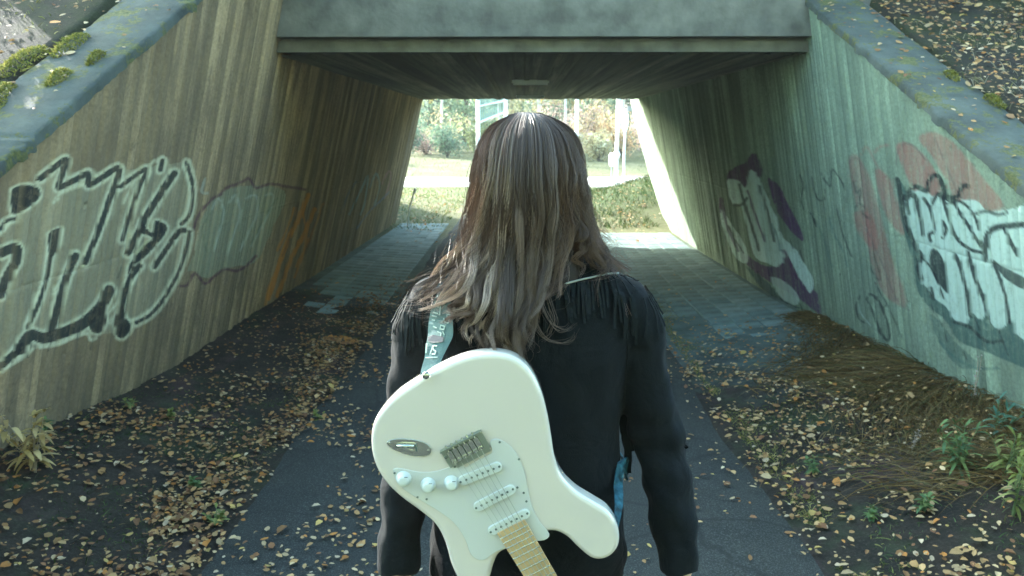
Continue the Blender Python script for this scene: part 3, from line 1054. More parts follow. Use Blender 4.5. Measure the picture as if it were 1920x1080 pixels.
# ------------------------------------------------------------------ grass
def blades(name, roots, dirs, length, width, cols, label, cat='grass', seg=4, droop=.6, upn=None, kind='stuff', mat='blade', parent=None):
    n = len(roots)
    roots = np.asarray(roots, float); dirs = np.asarray(dirs, float)
    s = np.linspace(0, 1, seg + 1)
    lean = dirs[:, None] * length[:, None, None]
    P = roots[:, None] + lean * s[None, :, None]
    P[:, :, 2] -= (droop * length)[:, None] * s[None] ** 2 if np.ndim(droop) else droop * length[:, None] * s[None] ** 2
    sd = np.cross(dirs, RNG.normal(0, 1, (n, 3)))
    sd /= np.linalg.norm(sd, axis=1)[:, None]
    w = (1 - s ** 1.5)[None, :, None] * width[:, None, None] + .0002
    A_ = P - sd[:, None] * w; B_ = P + sd[:, None] * w
    V = np.stack([A_, B_], 2).reshape(n, -1, 3)
    k = 2 * (seg + 1)
    f = np.array([(2 * i, 2 * i + 1, 2 * i + 3, 2 * i + 2) for i in range(seg)])
    F = (np.arange(n)[:, None, None] * k + f[None]).reshape(-1, 4)
    me = np_mesh(name, V.reshape(-1, 3), F)
    col_attr(me, 'Col', np.repeat(cols, k, 0))
    o = link_mesh(name, me, M[mat], parent)
    if kind: tag(o, label, cat, kind=kind)
    return o

# brown matted grass drooping from the foot of the right wall
n = 11000
yy = RNG.uniform(3.1, 6.6, n)
cl = np.array([mnoise.noise(Vector((float(a) * 3.3, 0, 2))) for a in yy])
xx = 2.42 - np.abs(RNG.normal(0, .34, n)) * np.clip((6.9 - yy) / 2.0, .3, 1)
zz = ground_z(xx, yy) + .01 + .06 * np.clip(1 - (2.42 - xx) / .5, 0, 1) * (1 + cl)
d = np.stack([-.6 + .35 * np.sin(yy * 3.1 + xx * 4) + RNG.normal(0, .36, n), -.3 + .6 * np.sin(yy * 4.3) + RNG.normal(0, .40, n), .45 + RNG.normal(0, .22, n)], -1)
L = RNG.uniform(.08, .26, n) * np.clip((6.5 - yy) / 1.2, .4, 1)
cc = np.array([(.17, .105, .035), (.11, .07, .03), (.09, .085, .03), (.20, .145, .06)])[RNG.integers(0, 4, n)] * RNG.uniform(.7, 1.2, (n, 1))
blades('dry_grass', np.stack([xx, yy, zz], -1), d, L, RNG.uniform(.0015, .003, n), cc, 'brown matted grass drooping from the foot of the right wall', droop=.75)

# verge grass on both sides of the path
def verge(n, xf, y0, y1, Lr, cols, label, name='grass'):
    yy = RNG.uniform(y0, y1, n); xx = xf(yy, n)
    keep = np.array([mnoise.noise(Vector((float(a) * 4, float(b) * 2.2, 9))) for a, b in zip(xx, yy)]) > -.12
    yy, xx = yy[keep], xx[keep]; m_ = len(yy)
    d = np.stack([RNG.normal(0, .45, m_), RNG.normal(0, .45, m_), np.abs(RNG.normal(.7, .2, m_))], -1)
    cols = np.array(cols)[RNG.integers(0, len(cols), m_)] * RNG.uniform(.7, 1.25, (m_, 1))
    blades(name, np.stack([xx, yy, ground_z(xx, yy)], -1), d, RNG.uniform(*Lr, m_), RNG.uniform(.001, .0024, m_), cols, label, droop=.5)
verge(5200, lambda y, n: 1.2 + np.abs(RNG.normal(0, .10, n)), 2.0, 8.5, (.015, .055), [(.22, .21, .06), (.30, .26, .09), (.14, .16, .04)], 'short yellow-green grass fringe on the right edge of the path')
verge(4200, lambda y, n: -1.30 - np.abs(RNG.normal(0, .14, n)), 2.0, 7.5, (.015, .05), [(.12, .11, .035), (.16, .12, .06), (.07, .09, .03)], 'short grass fringe on the left edge of the path')
verge(4200, lambda y, n: RNG.uniform(-2.25, -1.4, n), 1.8, 4.6, (.012, .05), [(.045, .075, .02), (.07, .10, .03), (.03, .05, .02)], 'low green grass on the soil by the left wall')
verge(3400, lambda y, n: RNG.uniform(1.3, 2.3, n), 1.8, 4.8, (.015, .05), [(.05, .09, .03), (.08, .12, .04), (.10, .11, .04)], 'low green grass among leaves by the right wall')

# meadow and bright grass outside the far opening
def far_grass(n, xr, yr, Lr, cols, label, keepf=None):
    xx = RNG.uniform(*xr, n); yy = RNG.uniform(*yr, n)
    k = (np.abs(xx) > 1.3) | (yy > 24)
    k &= ~((xx > 2.35) & (yy < 15.8)) & ~((xx < -2.25) & (yy < 14.9))
    if keepf is not None: k &= keepf(xx, yy)
    xx, yy = xx[k], yy[k]; m_ = len(xx)
    d = np.stack([RNG.normal(0, .35, m_), RNG.normal(0, .35, m_), np.full(m_, .9)], -1)
    cols = np.array(cols)[RNG.integers(0, len(cols), m_)] * RNG.uniform(.7, 1.3, (m_, 1))
    blades('meadow_grass', np.stack([xx, yy, ground_z(xx, yy)], -1), d, RNG.uniform(*Lr, m_), RNG.uniform(.004, .008, m_), cols, label, droop=.3, seg=2)
far_grass(9000, (1.35, 6), (13.6, 23), (.06, .2), [(.022, .060, .008), (.035, .075, .012), (.014, .034, .006), (.08, .085, .025)], 'green tufted grass mound right of the far opening')
far_grass(7000, (-7, -1.35), (13.2, 23.5), (.05, .13), [(.12, .16, .04), (.20, .20, .08), (.07, .12, .025)], 'yellow sunlit grass left of the far opening', )
far_grass(9000, (-22, 16), (29, 46), (.08, .22), [(.20, .19, .10), (.24, .21, .13), (.13, .15, .06)], 'pale meadow beyond the gravel road')

# grass and moss on the right upper bank
def bank_blades(side, n, label, cols, Lr, u0=.36, span=1.2, y1=5.4):
    yy = RNG.uniform(1.2, y1, n); uu = u0 + RNG.uniform(0, 1, n) ** 1.3 * span
    topf = top_l if side < 0 else top_r
    A, Ms = (AL, ML) if side < 0 else (AR, MR)
    xx = side * (A - Ms * topf(yy) + uu)
    zz = bank_z(side, xx, yy) - .01
    k = np.array([mnoise.noise(Vector((float(a) * 5, float(b) * 5, 4))) for a, b in zip(xx, yy)]) > -.05
    xx, yy, zz = xx[k], yy[k], zz[k]; m_ = len(xx)
    d = np.stack([-side * .35 + RNG.normal(0, .4, m_), -.3 + RNG.normal(0, .4, m_), .8 + RNG.normal(0, .1, m_)], -1)
    c = np.array(cols)[RNG.integers(0, len(cols), m_)] * RNG.uniform(.7, 1.3, (m_, 1))
    blades('bank_grass', np.stack([xx, yy, zz], -1), d, RNG.uniform(*Lr, m_), RNG.uniform(.0015, .003, m_), c, label, droop=.6)
bank_blades(1, 2600, 'dry straw-coloured grass above the right wall', [(.30, .26, .16), (.2, .2, .08), (.13, .15, .05), (.36, .33, .25)], (.05, .2))
bank_blades(-1, 1800, 'mossy green grass above the left wall', [(.16, .17, .04), (.12, .14, .04), (.22, .2, .08)], (.03, .10))
for side_ in (-1, 1):
    bank_blades(side_, 12000, 'rough autumn grass covering the slope beside the ' + ('left' if side_ < 0 else 'right') + ' wall', [(.10, .11, .035), (.16, .14, .06), (.07, .085, .025), (.20, .16, .08)], (.06, .20), u0=1.1, span=9, y1=5.9)
def moss_cushions(side, spots, name, label):
    mb = MB(); topf = top_l if side < 0 else top_r
    A, Ms = (AL, ML) if side < 0 else (AR, MR)
    pts = []; 
    for (y, u, r) in spots:
        for _ in range(int(900 * r * 10)):
            a = random.uniform(0, 6.28); q = r * math.sqrt(random.random())
            yy = y + q * math.cos(a) * 1.5; uu = u + q * math.sin(a) * .7
            if uu < .0: continue
            x = A - Ms * topf(yy) + uu
            h = .035 * (1 - (q / r) ** 2)
            z = topf(yy) + .022 + h
            pts.append((side * x, yy, z))
    P = np.array(pts); m_ = len(P)
    d = RNG.normal(0, .6, (m_, 3)); d[:, 2] = .8
    c = np.array([(.20, .20, .04), (.12, .14, .03), (.27, .25, .07)])[RNG.integers(0, 3, m_)]
    o = blades(name, P, d, RNG.uniform(.008, .02, m_), RNG.uniform(.002, .004, m_), c, label, 'moss', seg=2, droop=.2)
moss_cushions(-1, [(3.05, .42, .14), (3.35, .48, .14), (2.75, .3, .12), (3.7, .42, .1), (3.0, .22, .07), (3.25, .30, .10), (3.55, .16, .05), (3.72, .10, .04), (3.4, .34, .08), (2.9, .30, .1), (3.85, .3, .08)], 'moss', 'olive moss cushions on the left coping')
moss_cushions(1, [(3.3, .30, .06), (3.9, .30, .05), (4.3, .33, .05), (4.6, .28, .04), (3.6, .34, .07)], 'moss', 'olive moss cushions on the right coping')

# ------------------------------------------------------------------ plants
def leaf_blade_mesh(mb, p, d, L, W, n, fold=.2, droop=.5, cols=None, C=None):
    """a pointed leaf as a folded ribbon"""
    d = Vector(d).normalized(); side_ = d.cross(Vector((0, 0, 1)))
    if side_.length < .1: side_ = Vector((1, 0, 0))
    side_.normalize(); up = side_.cross(d)
    b = len(mb.v)
    for i in range(n + 1):
        t = i / n
        w = W * math.sin(math.pi * min(1, t * .92 + .06)) ** .8
        c = Vector(p) + d * L * t + Vector((0, 0, -droop * L * t * t))
        mb.v += [tuple(c - side_ * w + up * w * fold), tuple(c), tuple(c + side_ * w + up * w * fold)]
    for i in range(n):
        k = b + 3 * i
        mb.f += [(k, k + 1, k + 4, k + 3), (k + 1, k + 2, k + 5, k + 4)]
    return 3 * (n + 1)

def plant(name, loc, label, cat, nstem, h, leafL, leafW, colr, stemc, seed, droop=.5, spread=.5, group=None, per=6, frond=False):
    rg = random.Random(seed)
    t = empty(name, loc)
    tag(t, label, cat, group)
    st, lf = MB(), MB()
    lc = []
    for s in range(nstem):
        a = rg.uniform(0, 6.28); sp = rg.uniform(.1, spread)
        pts = []
        hh = h * rg.uniform(.6, 1.05)
        for i in range(6):
            q = i / 5
            pts.append(Vector(loc) + Vector((math.cos(a) * sp * hh * q ** 1.4 + rg.uniform(-.004, .004), math.sin(a) * sp * hh * q ** 1.4, hh * q - .15 * hh * sp * q * q)))
        st.tube(pts, [.003 * (1 - .6 * i / 5) for i in range(6)], 5)
        for k in range(per):
            q = .25 + .75 * k / per + rg.uniform(-.04, .04)
            f = q * 5; i = min(4, int(f)); p = pts[i].lerp(pts[i + 1], f - i)
            b = rg.uniform(0, 6.28)
            dr = Vector((math.cos(b), math.sin(b), rg.uniform(.1, .8)))
            nv = leaf_blade_mesh(lf, p, dr, leafL * rg.uniform(.6, 1.15) * (1.1 - .4 * q), leafW * rg.uniform(.8, 1.1), 5, droop=droop * rg.uniform(.5, 1.4))
            c = np.array(colr[rg.randrange(len(colr))]) * rg.uniform(.8, 1.25)
            lc += [c] * nv
        # tip leaves
        for k in range(3):
            b = rg.uniform(0, 6.28)
            nv = leaf_blade_mesh(lf, pts[-1], Vector((math.cos(b) * .6, math.sin(b) * .6, .8)), leafL * .6, leafW * .7, 5, droop=droop * .6)
            lc += [np.array(colr[0]) * rg.uniform(.9, 1.3)] * nv
    st.build('stem', stemc, t)
    me = lf.mesh('foliage'); col_attr(me, 'Col', np.array(lc))
    link_mesh('foliage', me, M['foliage'], t, smooth=True)
    return t
M['stem_green'] = simple('green_stem', (.10, .15, .06), .6, .3, nscale=20)
M['stem_dry'] = simple('dry_stem', (.32, .26, .19), .8, .2, nscale=20)
def at(px, py, z): return tuple(onz(px, py, z))
p = at(60, 835, .36)
plant('dried_fern', (p[0], p[1], float(ground_z(p[0], p[1]))), 'tall dried golden-brown weed standing at the foot of the left wall', 'plant', 9, .30, .11, .011, [(.42, .31, .12), (.34, .24, .10), (.5, .38, .18)], M['stem_dry'], 4, droop=.75, spread=.55, per=7)
G1 = [(.10, .17, .06), (.15, .21, .07), (.07, .13, .06)]
G2 = [(.06, .15, .11), (.09, .19, .13), (.05, .12, .08)]
G3 = [(.16, .19, .05), (.22, .24, .08), (.12, .15, .05)]
wp = [(1880, 905, G3, 8, .26, 'bushy yellow-green weed at the right edge below the wall, leaves narrow'),
      (1800, 880, G1, 9, .24, 'full green weed left of the bushy yellow one, under the right wall'),
      (1865, 845, G2, 5, .28, 'blue-green tall weed close to the right wall, above the others'),
      (1900, 960, G3, 6, .22, 'low yellow-green weed in the lower right, nearest to the viewer'),
      (1640, 915, G1, 4, .06, 'tiny green seedling among the leaves right of the path'),
      (1530, 830, G1, 4, .07, 'small green seedling in dark soil between path and brown grass'),
      (1730, 920, G1, 4, .10, 'small dark green weed between the seedlings and the bushy weeds')]
for i, (px, py, c, ns, h, lb) in enumerate(wp):
    p = at(px, py, .2)
    x = min(p[0], 2.36); 
    plant('weed', (x, p[1], float(ground_z(x, p[1]))), lb, 'weed', ns, h, h * .38 + .02, .008, c, M['stem_green'], 20 + i, spread=.6, per=7)
wl = [(365, 905, G1, 5, .05, 'round clump of bright green leaves on the left leaf drift'),
      (245, 800, G3, 4, .06, 'small yellow-green weed on the soil near the left wall'),
      (320, 800, G3, 4, .05, 'small pale green weed between left wall and leaf drift'),
      (600, 765, G3, 5, .06, 'tuft of yellow grass on the left edge of the path'),
      (95, 880, G1, 5, .07, 'low green weed in front of the dried golden weed'),
      (400, 955, G3, 5, .07, 'upright green tuft beside the path at lower left')]
for i, (px, py, c, ns, h, lb) in enumerate(wl):
    p = at(px, py, .08)
    plant('weed', (p[0], p[1], float(ground_z(p[0], p[1]))), lb, 'weed', ns, h, h * .6 + .01, .009, c, M['stem_green'], 50 + i, spread=.8, per=5)
p = at(1826, 755, .27)
plant('dry_stalk', (min(p[0], 2.36), p[1], float(ground_z(2.36, p[1]))), 'thin withered stalk with pale seed heads against the right wall', 'plant', 3, .30, .022, .006, [(.42, .40, .38), (.34, .30, .28)], M['stem_dry'], 90, spread=.12, per=8)
p = at(1712, 825, .2)
plant('dry_stalk', (p[0], p[1], float(ground_z(p[0], p[1]))), 'short brown withered stalk rising from the matted grass on the right', 'plant', 3, .10, .025, .005, [(.30, .24, .2), (.4, .33, .26)], M['stem_dry'], 91, spread=.4, per=5)
p = at(1870, 240, 1.9)
for i, (yb, u, lb) in enumerate([(4.1, .75, 'thin dry grass stalk above the right wall, nearest the coping'), (3.75, .8, 'dead branching weed on the leafy bank, right edge of the picture')]):
    x = AR - MR * top_r(yb) + u
    plant('dry_stalk', (x, yb, float(bank_z(1, x, yb))), lb, 'plant', 5, .22, .05, .003, [(.4, .36, .28), (.3, .27, .2)], M['stem_dry'], 95 + i, spread=.5, per=6)
# clump of orange leaves on the left paving
def clump_pt():
    a, q = random.uniform(0, 6.28), random.random() ** .5
    c = onz(640, 640, .04)
    x, y = c[0] + .14 * q * math.cos(a), c[1] + .08 * q * math.sin(a)
    return (x, y, float(ground_z(x, y)) + .03 + .03 * (1 - q))
P = scatter(70, clump_pt)
o = leaves('leaf_clump', P, [(0, -.4, 1)] * len(P), RNG.uniform(.03, .05, len(P)), stuff=False, probs=np.array([0, .1, 0, .3, .5, .3, 0, 0]) / 1.2)
tag(o, 'small heap of orange-brown leaves on the left paving inside the tunnel', 'leaf heap')

# ------------------------------------------------------------------ shrubs, trees and posts beyond the far opening
def cloud_mesh(name, lumps, n, size, cols, seed):
    """many leaf sized faces spread through lumps = [(centre, radii)]"""
    rg = np.random.default_rng(seed)
    vol = np.array([r[0] * r[1] * r[2] for c, r in lumps]); vol = vol / vol.sum()
    idx = rg.choice(len(lumps), n, p=vol)
    d = rg.normal(0, 1, (n, 3)); d /= np.linalg.norm(d, axis=1)[:, None]
    rad = rg.random(n) ** .45
    c = np.array([l[0] for l in lumps])[idx]; r = np.array([l[1] for l in lumps])[idx]
    P = c + d * r * rad[:, None]
    P += rg.normal(0, 1, (n, 3)) * .08
    a = rg.normal(0, 1, (n, 3)); a /= np.linalg.norm(a, axis=1)[:, None]
    b = np.cross(a, rg.normal(0, 1, (n, 3))); b /= np.linalg.norm(b, axis=1)[:, None]
    s = size * rg.uniform(.6, 1.3, (n, 1))
    V = np.stack([P - a * s, P + b * s * .55, P + a * s, P - b * s * .55], 1).reshape(-1, 3)
    F = np.arange(n * 4).reshape(n, 4)
    me = np_mesh(name, V, F)
    lump_t = rg.uniform(.75, 1.25, len(lumps))[idx]
    C = np.array(cols)[rg.integers(0, len(cols), n)] * (lump_t * rg.uniform(.75, 1.25, n))[:, None]
    col_attr(me, 'Col', np.repeat(C, 4, 0))
    me.materials.append(M['foliage'])
    return me

ORB = [(.60, .42, .25), (.66, .50, .34), (.50, .32, .19), (.64, .50, .25)]
PINK = [(.52, .38, .32), (.60, .46, .40), (.44, .30, .26)]
STRAW = [(.55, .48, .28), (.48, .40, .22), (.60, .55, .36)]
TEAL = [(.16, .24, .15), (.22, .30, .20), (.12, .18, .12)]
OLIVE = [(.24, .28, .12), (.32, .34, .16), (.18, .22, .09)]

def shrub(x, y, w, h, cols, label, seed, n=1500, size=.075):
    rg = random.Random(seed)
    z = float(ground_z(x, y))
    t = empty('shrub', (x, y, z))
    tag(t, label, 'shrub', 'shrubs beyond the meadow')
    mb = MB(); lumps = []
    for i in range(9):
        a = rg.uniform(0, 6.28); q = rg.uniform(.1, .5) * w
        tip = Vector((x + q * math.cos(a), y + q * math.sin(a) * .7, z + h * rg.uniform(.45, .95)))
        mb.tube([(x + rg.uniform(-.1, .1), y, z - .05), Vector((x, y, z)).lerp(tip, .5) + Vector((0, 0, .1)), tip], [.03, .02, .006], 5)
        lumps.append((tuple(tip - Vector((0, 0, h * .12))), (w * .22, w * .2, h * rg.uniform(.16, .3))))
        lumps.append((tuple(Vector((x, y, z)).lerp(tip, .5)), (w * .2, w * .2, h * .25)))
    mb.build('stem', M['bark'], t)
    me = cloud_mesh('foliage', lumps, n, size, cols, seed)
    link_mesh('foliage', me, None, t)

sh = [(-8.6, 41, 2.2, 2.0, OLIVE, 'olive-green bush between the yellow bush and the white posts'),
      (-3.9, 42, 2.6, 1.9, TEAL, 'low blue-green juniper behind the white posts'),
      (-6.2, 44, 2.4, 2.6, TEAL, 'blue-green young spruce thicket left of the white posts'),
      (-4.9, 49, 3.0, 2.7, STRAW, 'pale straw bush far behind the white posts'),
      (2.2, 41, 2.0, 1.9, ORB, 'small orange bush just right of the head'),
      (3.7, 39, 2.0, 1.6, STRAW, 'low straw bush at the meadow edge right of the head'),
      (6.2, 39, 2.2, 2.0, PINK, 'low pink bush in front of the rosy one'),
      (5.7, 50, 3.0, 3.4, STRAW, 'tall cream bush behind the orange bushes'),
      (1.7, 50, 3.0, 3.3, PINK, 'tall faded pink bush above the head at right'),
      (-10.6, 44, 2.8, 2.6, STRAW, 'straw-coloured bush left of the birch trunks'),
      (-7.2, 37, 2.2, 2.1, STRAW, 'pale yellow bush at the left edge of the far opening'),
      (-5.5, 46, 2.6, 1.7, PINK, 'low dusty pink bush at the meadow edge, behind the white posts'),
      (-2.6, 47, 2.6, 2.4, OLIVE, 'olive bush hidden mostly behind the head of the walker'),
      (0.2, 46, 3.0, 3.4, STRAW, 'tall cream bush just above the head of the walker'),
      (3.0, 45, 2.6, 3.2, PINK, 'tall pinkish bush beside the thin white pole'),
      (5.0, 42, 2.4, 2.5, ORB, 'orange-brown bush right of the thick white pole base'),
      (4.4, 48, 2.8, 3.0, ORB, 'tall orange bush behind the thick white pole'),
      (7.0, 45, 2.8, 3.2, PINK, 'rosy bush near the right wing wall'),
      (8.6, 40, 2.4, 2.4, ORB, 'low orange bush at the right edge of the far opening'),
      (-13, 47, 3, 3, ORB, 'orange bush far to the left of the birches'),
      (10.5, 47, 3, 3.4, STRAW, 'straw bush far right beyond the wing wall')]
for i, s_ in enumerate(sh):
    shrub(*s_, seed=200 + i)

def tree(x, y, h, cols, label, seed, bark, r=.14, crown0=.35, n=2600, conifer=False, lean=0.0):
    rg = random.Random(seed)
    z = float(ground_z(x, y))
    t = empty('conifer_tree' if conifer else 'birch_tree', (x, y, z))
    tag(t, label, 'tree', 'trees beyond the meadow')
    mb = MB()
    tr = [Vector((x + lean * q * h + .12 * math.sin(q * 5 + seed), y + .1 * math.sin(q * 4), z - .1 + h * q)) for q in np.linspace(0, 1, 9)]
    mb.tube(tr, [r * (1.15 - q) ** .8 for q in np.linspace(0, 1, 9)], 8)
    lumps = []
    nb = 16 if conifer else 11
    for i in range(nb):
        q = crown0 + (1 - crown0) * i / nb
        f = q * 8; k = min(7, int(f)); p = tr[k].lerp(tr[k + 1], f - k)
        a = i * 2.4 + rg.uniform(-.3, .3)
        L = (h * .24 * (1.1 - q) if conifer else h * .20 * (1.25 - q)) + .3
        up = -.15 if conifer else .5
        tip = p + Vector((math.cos(a) * L, math.sin(a) * L, L * up))
        mid = p.lerp(tip, .5) + Vector((0, 0, .08))
        mb.tube([p, mid, tip], [r * .35, r * .2, .012], 5)
        lumps.append((tuple(tip), (L * .42, L * .42, L * (.25 if conifer else .4))))
        lumps.append((tuple(mid), (L * .4, L * .4, L * .25)))
        if not conifer:
            lumps.append((tuple(tip - Vector((0, 0, L * .45))), (L * .22, L * .22, L * .4)))
    mb.build('trunk', M[bark], t, smooth=True)
    link_mesh('crown', cloud_mesh('crown', lumps, n, .13, cols, seed), None, t)

GOLD = [(.55, .42, .14), (.48, .38, .15), (.60, .50, .24)]
tr_ = [(-7.6, 47, 11, GOLD, 'slender birch nearest the left edge of the meadow', 'birch', .08, .34, False),
       (-5.2, 52, 12, STRAW, 'straight birch just left of the white posts', 'birch', .09, .36, False),
       (2.4, 48, 11, ORB, 'thin birch with orange leaves right of the head', 'birch', .08, .34, False),
       (5.5, 47, 11, STRAW, 'slim birch between the thick pole and the right wing wall', 'birch', .085, .33, False),
       (8.2, 50, 12, GOLD, 'slim birch close to the right wing wall', 'birch', .09, .35, False),
       (-9.2, 50, 11, GOLD, 'white birch with golden crown, left one of a close pair', 'birch', .11, .30, False),
       (-8.5, 51, 12, GOLD, 'slim birch just right of its twin, left part of the opening', 'birch', .09, .36, False),
       (-6.6, 58, 12, TEAL, 'blue-green spruce behind the birch pair', 'bark', .17, .10, True),
       (-4.3, 60, 14, TEAL, 'tall dark spruce behind the white posts', 'bark', .2, .08, True),
       (-12, 58, 13, TEAL, 'spruce at the far left beyond the straw bush', 'bark', .2, .08, True),
       (-1.6, 57, 12, GOLD, 'golden birch straight behind the walker', 'birch', .14, .25, False),
       (1.2, 55, 11, STRAW, 'birch with thin straw-coloured leaves above the head of the walker', 'birch', .13, .25, False),
       (3.9, 60, 14, TEAL, 'narrow dark spruce between the two white poles', 'bark', .2, .12, True),
       (6.6, 54, 12, GOLD, 'golden birch right of the thick white pole', 'birch', .12, .28, False),
       (7.8, 62, 14, TEAL, 'spruce behind the golden birch at right', 'bark', .2, .12, True),
       (10.8, 56, 12, ORB, 'orange-leaved tree behind the right wing wall', 'birch', .13, .25, False)]
for i, (x, y, h, cols, lb, bk, r, c0, con) in enumerate(tr_):
    tree(x, y, h, cols, lb, 300 + i, bk, r, c0, conifer=con)
# the wood behind, one mass
rg = np.random.default_rng(77)
lumps = [((rg.uniform(-48, 46), rg.uniform(64, 82), rg.uniform(.5, 11)), (rg.uniform(1.2, 3), 2, rg.uniform(1.2, 3.2))) for _ in range(260)]
me = cloud_mesh('woodland', lumps, 26000, .34, TEAL + OLIVE + [(.40, .32, .18), (.42, .36, .26), (.16, .2, .16)], 78)
tag(link_mesh('woodland', me, None), 'mixed autumn woodland closing the view beyond the meadow', 'woodland', kind='stuff')
# wooded hill under it so that nothing shows through at the horizon
gxh = np.linspace(-220, 220, 60); gyh = np.linspace(72, 190, 24)
Xh, Yh = np.meshgrid(gxh, gyh, indexing='ij')
Zh = .8 + 13 * np.clip((Yh - 74) / 40, 0, 1) ** .8 + 1.5 * snoise(Xh, Yh, 40, .08, 3)
M['hill'] = simple('wooded_hillside', (.16, .19, .12), .95, .1, nscale=.6, var=.5, bump=1.0, bscale=1.2)
tag(link_mesh('hillside', np_mesh('hillside', np.stack([Xh, Yh, Zh], -1).reshape(-1, 3), grid_faces(60, 24)), M['hill'], smooth=True), kind='structure')

# unseen slope and trees behind the viewer, added to block low sky light
gxh = np.linspace(-90, 90, 50); gyh = np.linspace(-8, -90, 34)
Xh, Yh = np.meshgrid(gxh, gyh, indexing='ij')
Zh = -.3 + 17 * np.clip((-Yh - 9) / 13, 0, 1) ** .9 * (.18 + .82 * np.clip((Xh + 28) / 10, 0, 1)) + 1.2 * snoise(Xh, Yh, 44, .15, 3) * np.clip((-Yh - 9) / 8, 0, 1)
tag(link_mesh('hillside', np_mesh('hillside', np.stack([Xh, Yh, Zh], -1).reshape(-1, 3), grid_faces(50, 34, flip=True)), M['hill'], smooth=True), kind='structure')
rg = np.random.default_rng(79)
lumps = [((rg.uniform(-18, 40), rg.uniform(-24, -12), rg.uniform(4, 21)), (rg.uniform(1.4, 3.0), 1.8, rg.uniform(1.4, 3.0))) for _ in range(300)]
tag(link_mesh('woodland', cloud_mesh('woodland', lumps, 26000, .45, TEAL + OLIVE, 80), None), 'added woodland, unseen behind the viewer, blocking low sky light', 'woodland', kind='stuff')

# white posts with a green mesh panel between (left of the walker's head)
def X_at(px, y): return float(ony(px, 300, y)[0])
yF = 38.0
gzF = float(ground_z(X_at(900, yF), yF))
fr = empty('post_frame', (X_at(922, yF), yF, gzF))
tag(fr, 'two thick white posts with rails and a blue-green mesh panel, left of the head', 'fence frame')
xa, xb = X_at(897, yF), X_at(948, yF)
MB().tube([(xa, yF, gzF - .1), (xa, yF, 4.6)], .095, 10).build('post', M['white_metal'], fr)
MB().tube([(xb, yF, gzF - .1), (xb, yF, 4.6)], .095, 10).build('post', M['white_metal'], fr)
MB().tube([(xa, yF - .06, 2.0), (xb, yF - .06, 2.5)], .05, 8).build('rail', M['white_metal'], fr)
MB().tube([(xa, yF - .06, 2.75), (xb, yF - .06, 3.0)], .04, 8).build('rail', M['white_metal'], fr)
MB().tube([(xa, yF - .06, 1.2), (xb, yF - .06, 1.3)], .04, 8).build('rail', M['white_metal'], fr)
pn = MB()
for i in range(15):
    x = xa + (xb - xa) * (i + .5) / 15
    z0 = 2.0 + .5 * (i + .5) / 15
    pn.box((x, yF + .03, (z0 + 3.9) / 2), (.055, .015, 3.9 - z0))
pn.build('mesh_panel', M['net'], fr)
def pole(px, y, r, label, joint=None, group='white poles beyond the road', top=6.5):
    x = X_at(px, y); z = float(ground_z(x, y))
    t = empty('white_pole', (x, y, z))
    tag(t, label, 'pole', group)
    MB().tube([(x, y, z - .1), (x, y, z + 1.0), (x + .02, y, top)], [r * 1.15, r, r * .8], 10).build('shaft', M['white_metal'], t, smooth=True)
    if joint:
        MB().tube([(x, y, joint - .12), (x, y, joint), (x, y, joint + .12)], [r * 1.2, r * 2.1, r * 1.2], 10).build('collar', M['white_metal'], t, smooth=True)
    return t, x, z
pole(1156, 25.0, .055, 'thick white pole with a collar, right of the head', joint=.92)
t, x, z = pole(1170, 26.5, .035, 'thinner white pole just right of the thick one, with lamp head', top=2.0)
MB().tube([(x, 26.5, 1.6), (x, 26.5, 1.75), (x, 26.5, 2.1), (x, 26.5, 2.35)], [.05, .10, .12, .04], 12).build('lamp_head', M['white_metal'], t, smooth=True)
MB().box((x + .24, 26.5, 2.35), (.34, .04, .14)).build('sign_plate', M['grey_metal'], t)
pole(1080, 33.0, .075, 'white pole rising directly behind the head')
yy_ = 25.5; x = X_at(1147, yy_); z = float(ground_z(x, yy_))
t = empty('small_sign', (x, yy_, z))
tag(t, 'small white roadside marker at the foot of the thick pole', 'marker')
MB().tube([(x, yy_, z), (x, yy_, .65)], .02, 8).build('post', M['grey_metal'], t)
MB().tube([(x, yy_, .55), (x, yy_, .62), (x, yy_, .9), (x, yy_, .97)], [.06, .085, .085, .05], 10).build('reflector_head', M['white_metal'], t, smooth=True)
p0 = onz(764, 424, 0); 
t = empty('marker_stake', tuple(p0))
tag(t, 'thin white stake leaning in the grass beside the left wall at the far opening', 'stake')
MB().tube([p0, p0 + np.array([.05, 0, .35]), p0 + np.array([.13, .02, .60])], [.012, .014, .014], 8).build('shaft', M['white_metal'], t)
MB().tube([p0 + np.array([.13, .02, .58]), p0 + np.array([.15, .02, .66])], [.02, .022], 8).build('cap', M['white_metal'], t)

# ------------------------------------------------------------------ the walker
def loft(bm, rings, n=28, cap=True, sq=2.0):
    """rings: (cx, cy, cz, rx, ry[, tilt_axis_vec]) ellipses in planes normal to z (or given normal)"""
    prev = None; first = None
    for k, rr in enumerate(rings):
        c = Vector(rr[:3]); rx, ry = rr[3], rr[4]
        nrm = Vector(rr[5]) if len(rr) > 5 else Vector((0, 0, 1))
        nrm.normalize()
        ax = Vector((1, 0, 0)); ax = (ax - nrm * ax.dot(nrm)).normalized(); ay = nrm.cross(ax)
        vs = []
        for i in range(n):
            a = 2 * math.pi * i / n
            ca, sa = math.cos(a), math.sin(a)
            e = 2 / sq
            vs.append(bm.verts.new(c + ax * rx * abs(ca) ** e * (1 if ca > 0 else -1) + ay * ry * abs(sa) ** e * (1 if sa > 0 else -1)))
        if prev:
            for i in range(n):
                bm.faces.new((prev[i], prev[(i + 1) % n], vs[(i + 1) % n], vs[i]))
        else:
            first = vs
        prev = vs
    if cap:
        bm.faces.new(first[::-1]); bm.faces.new(prev)

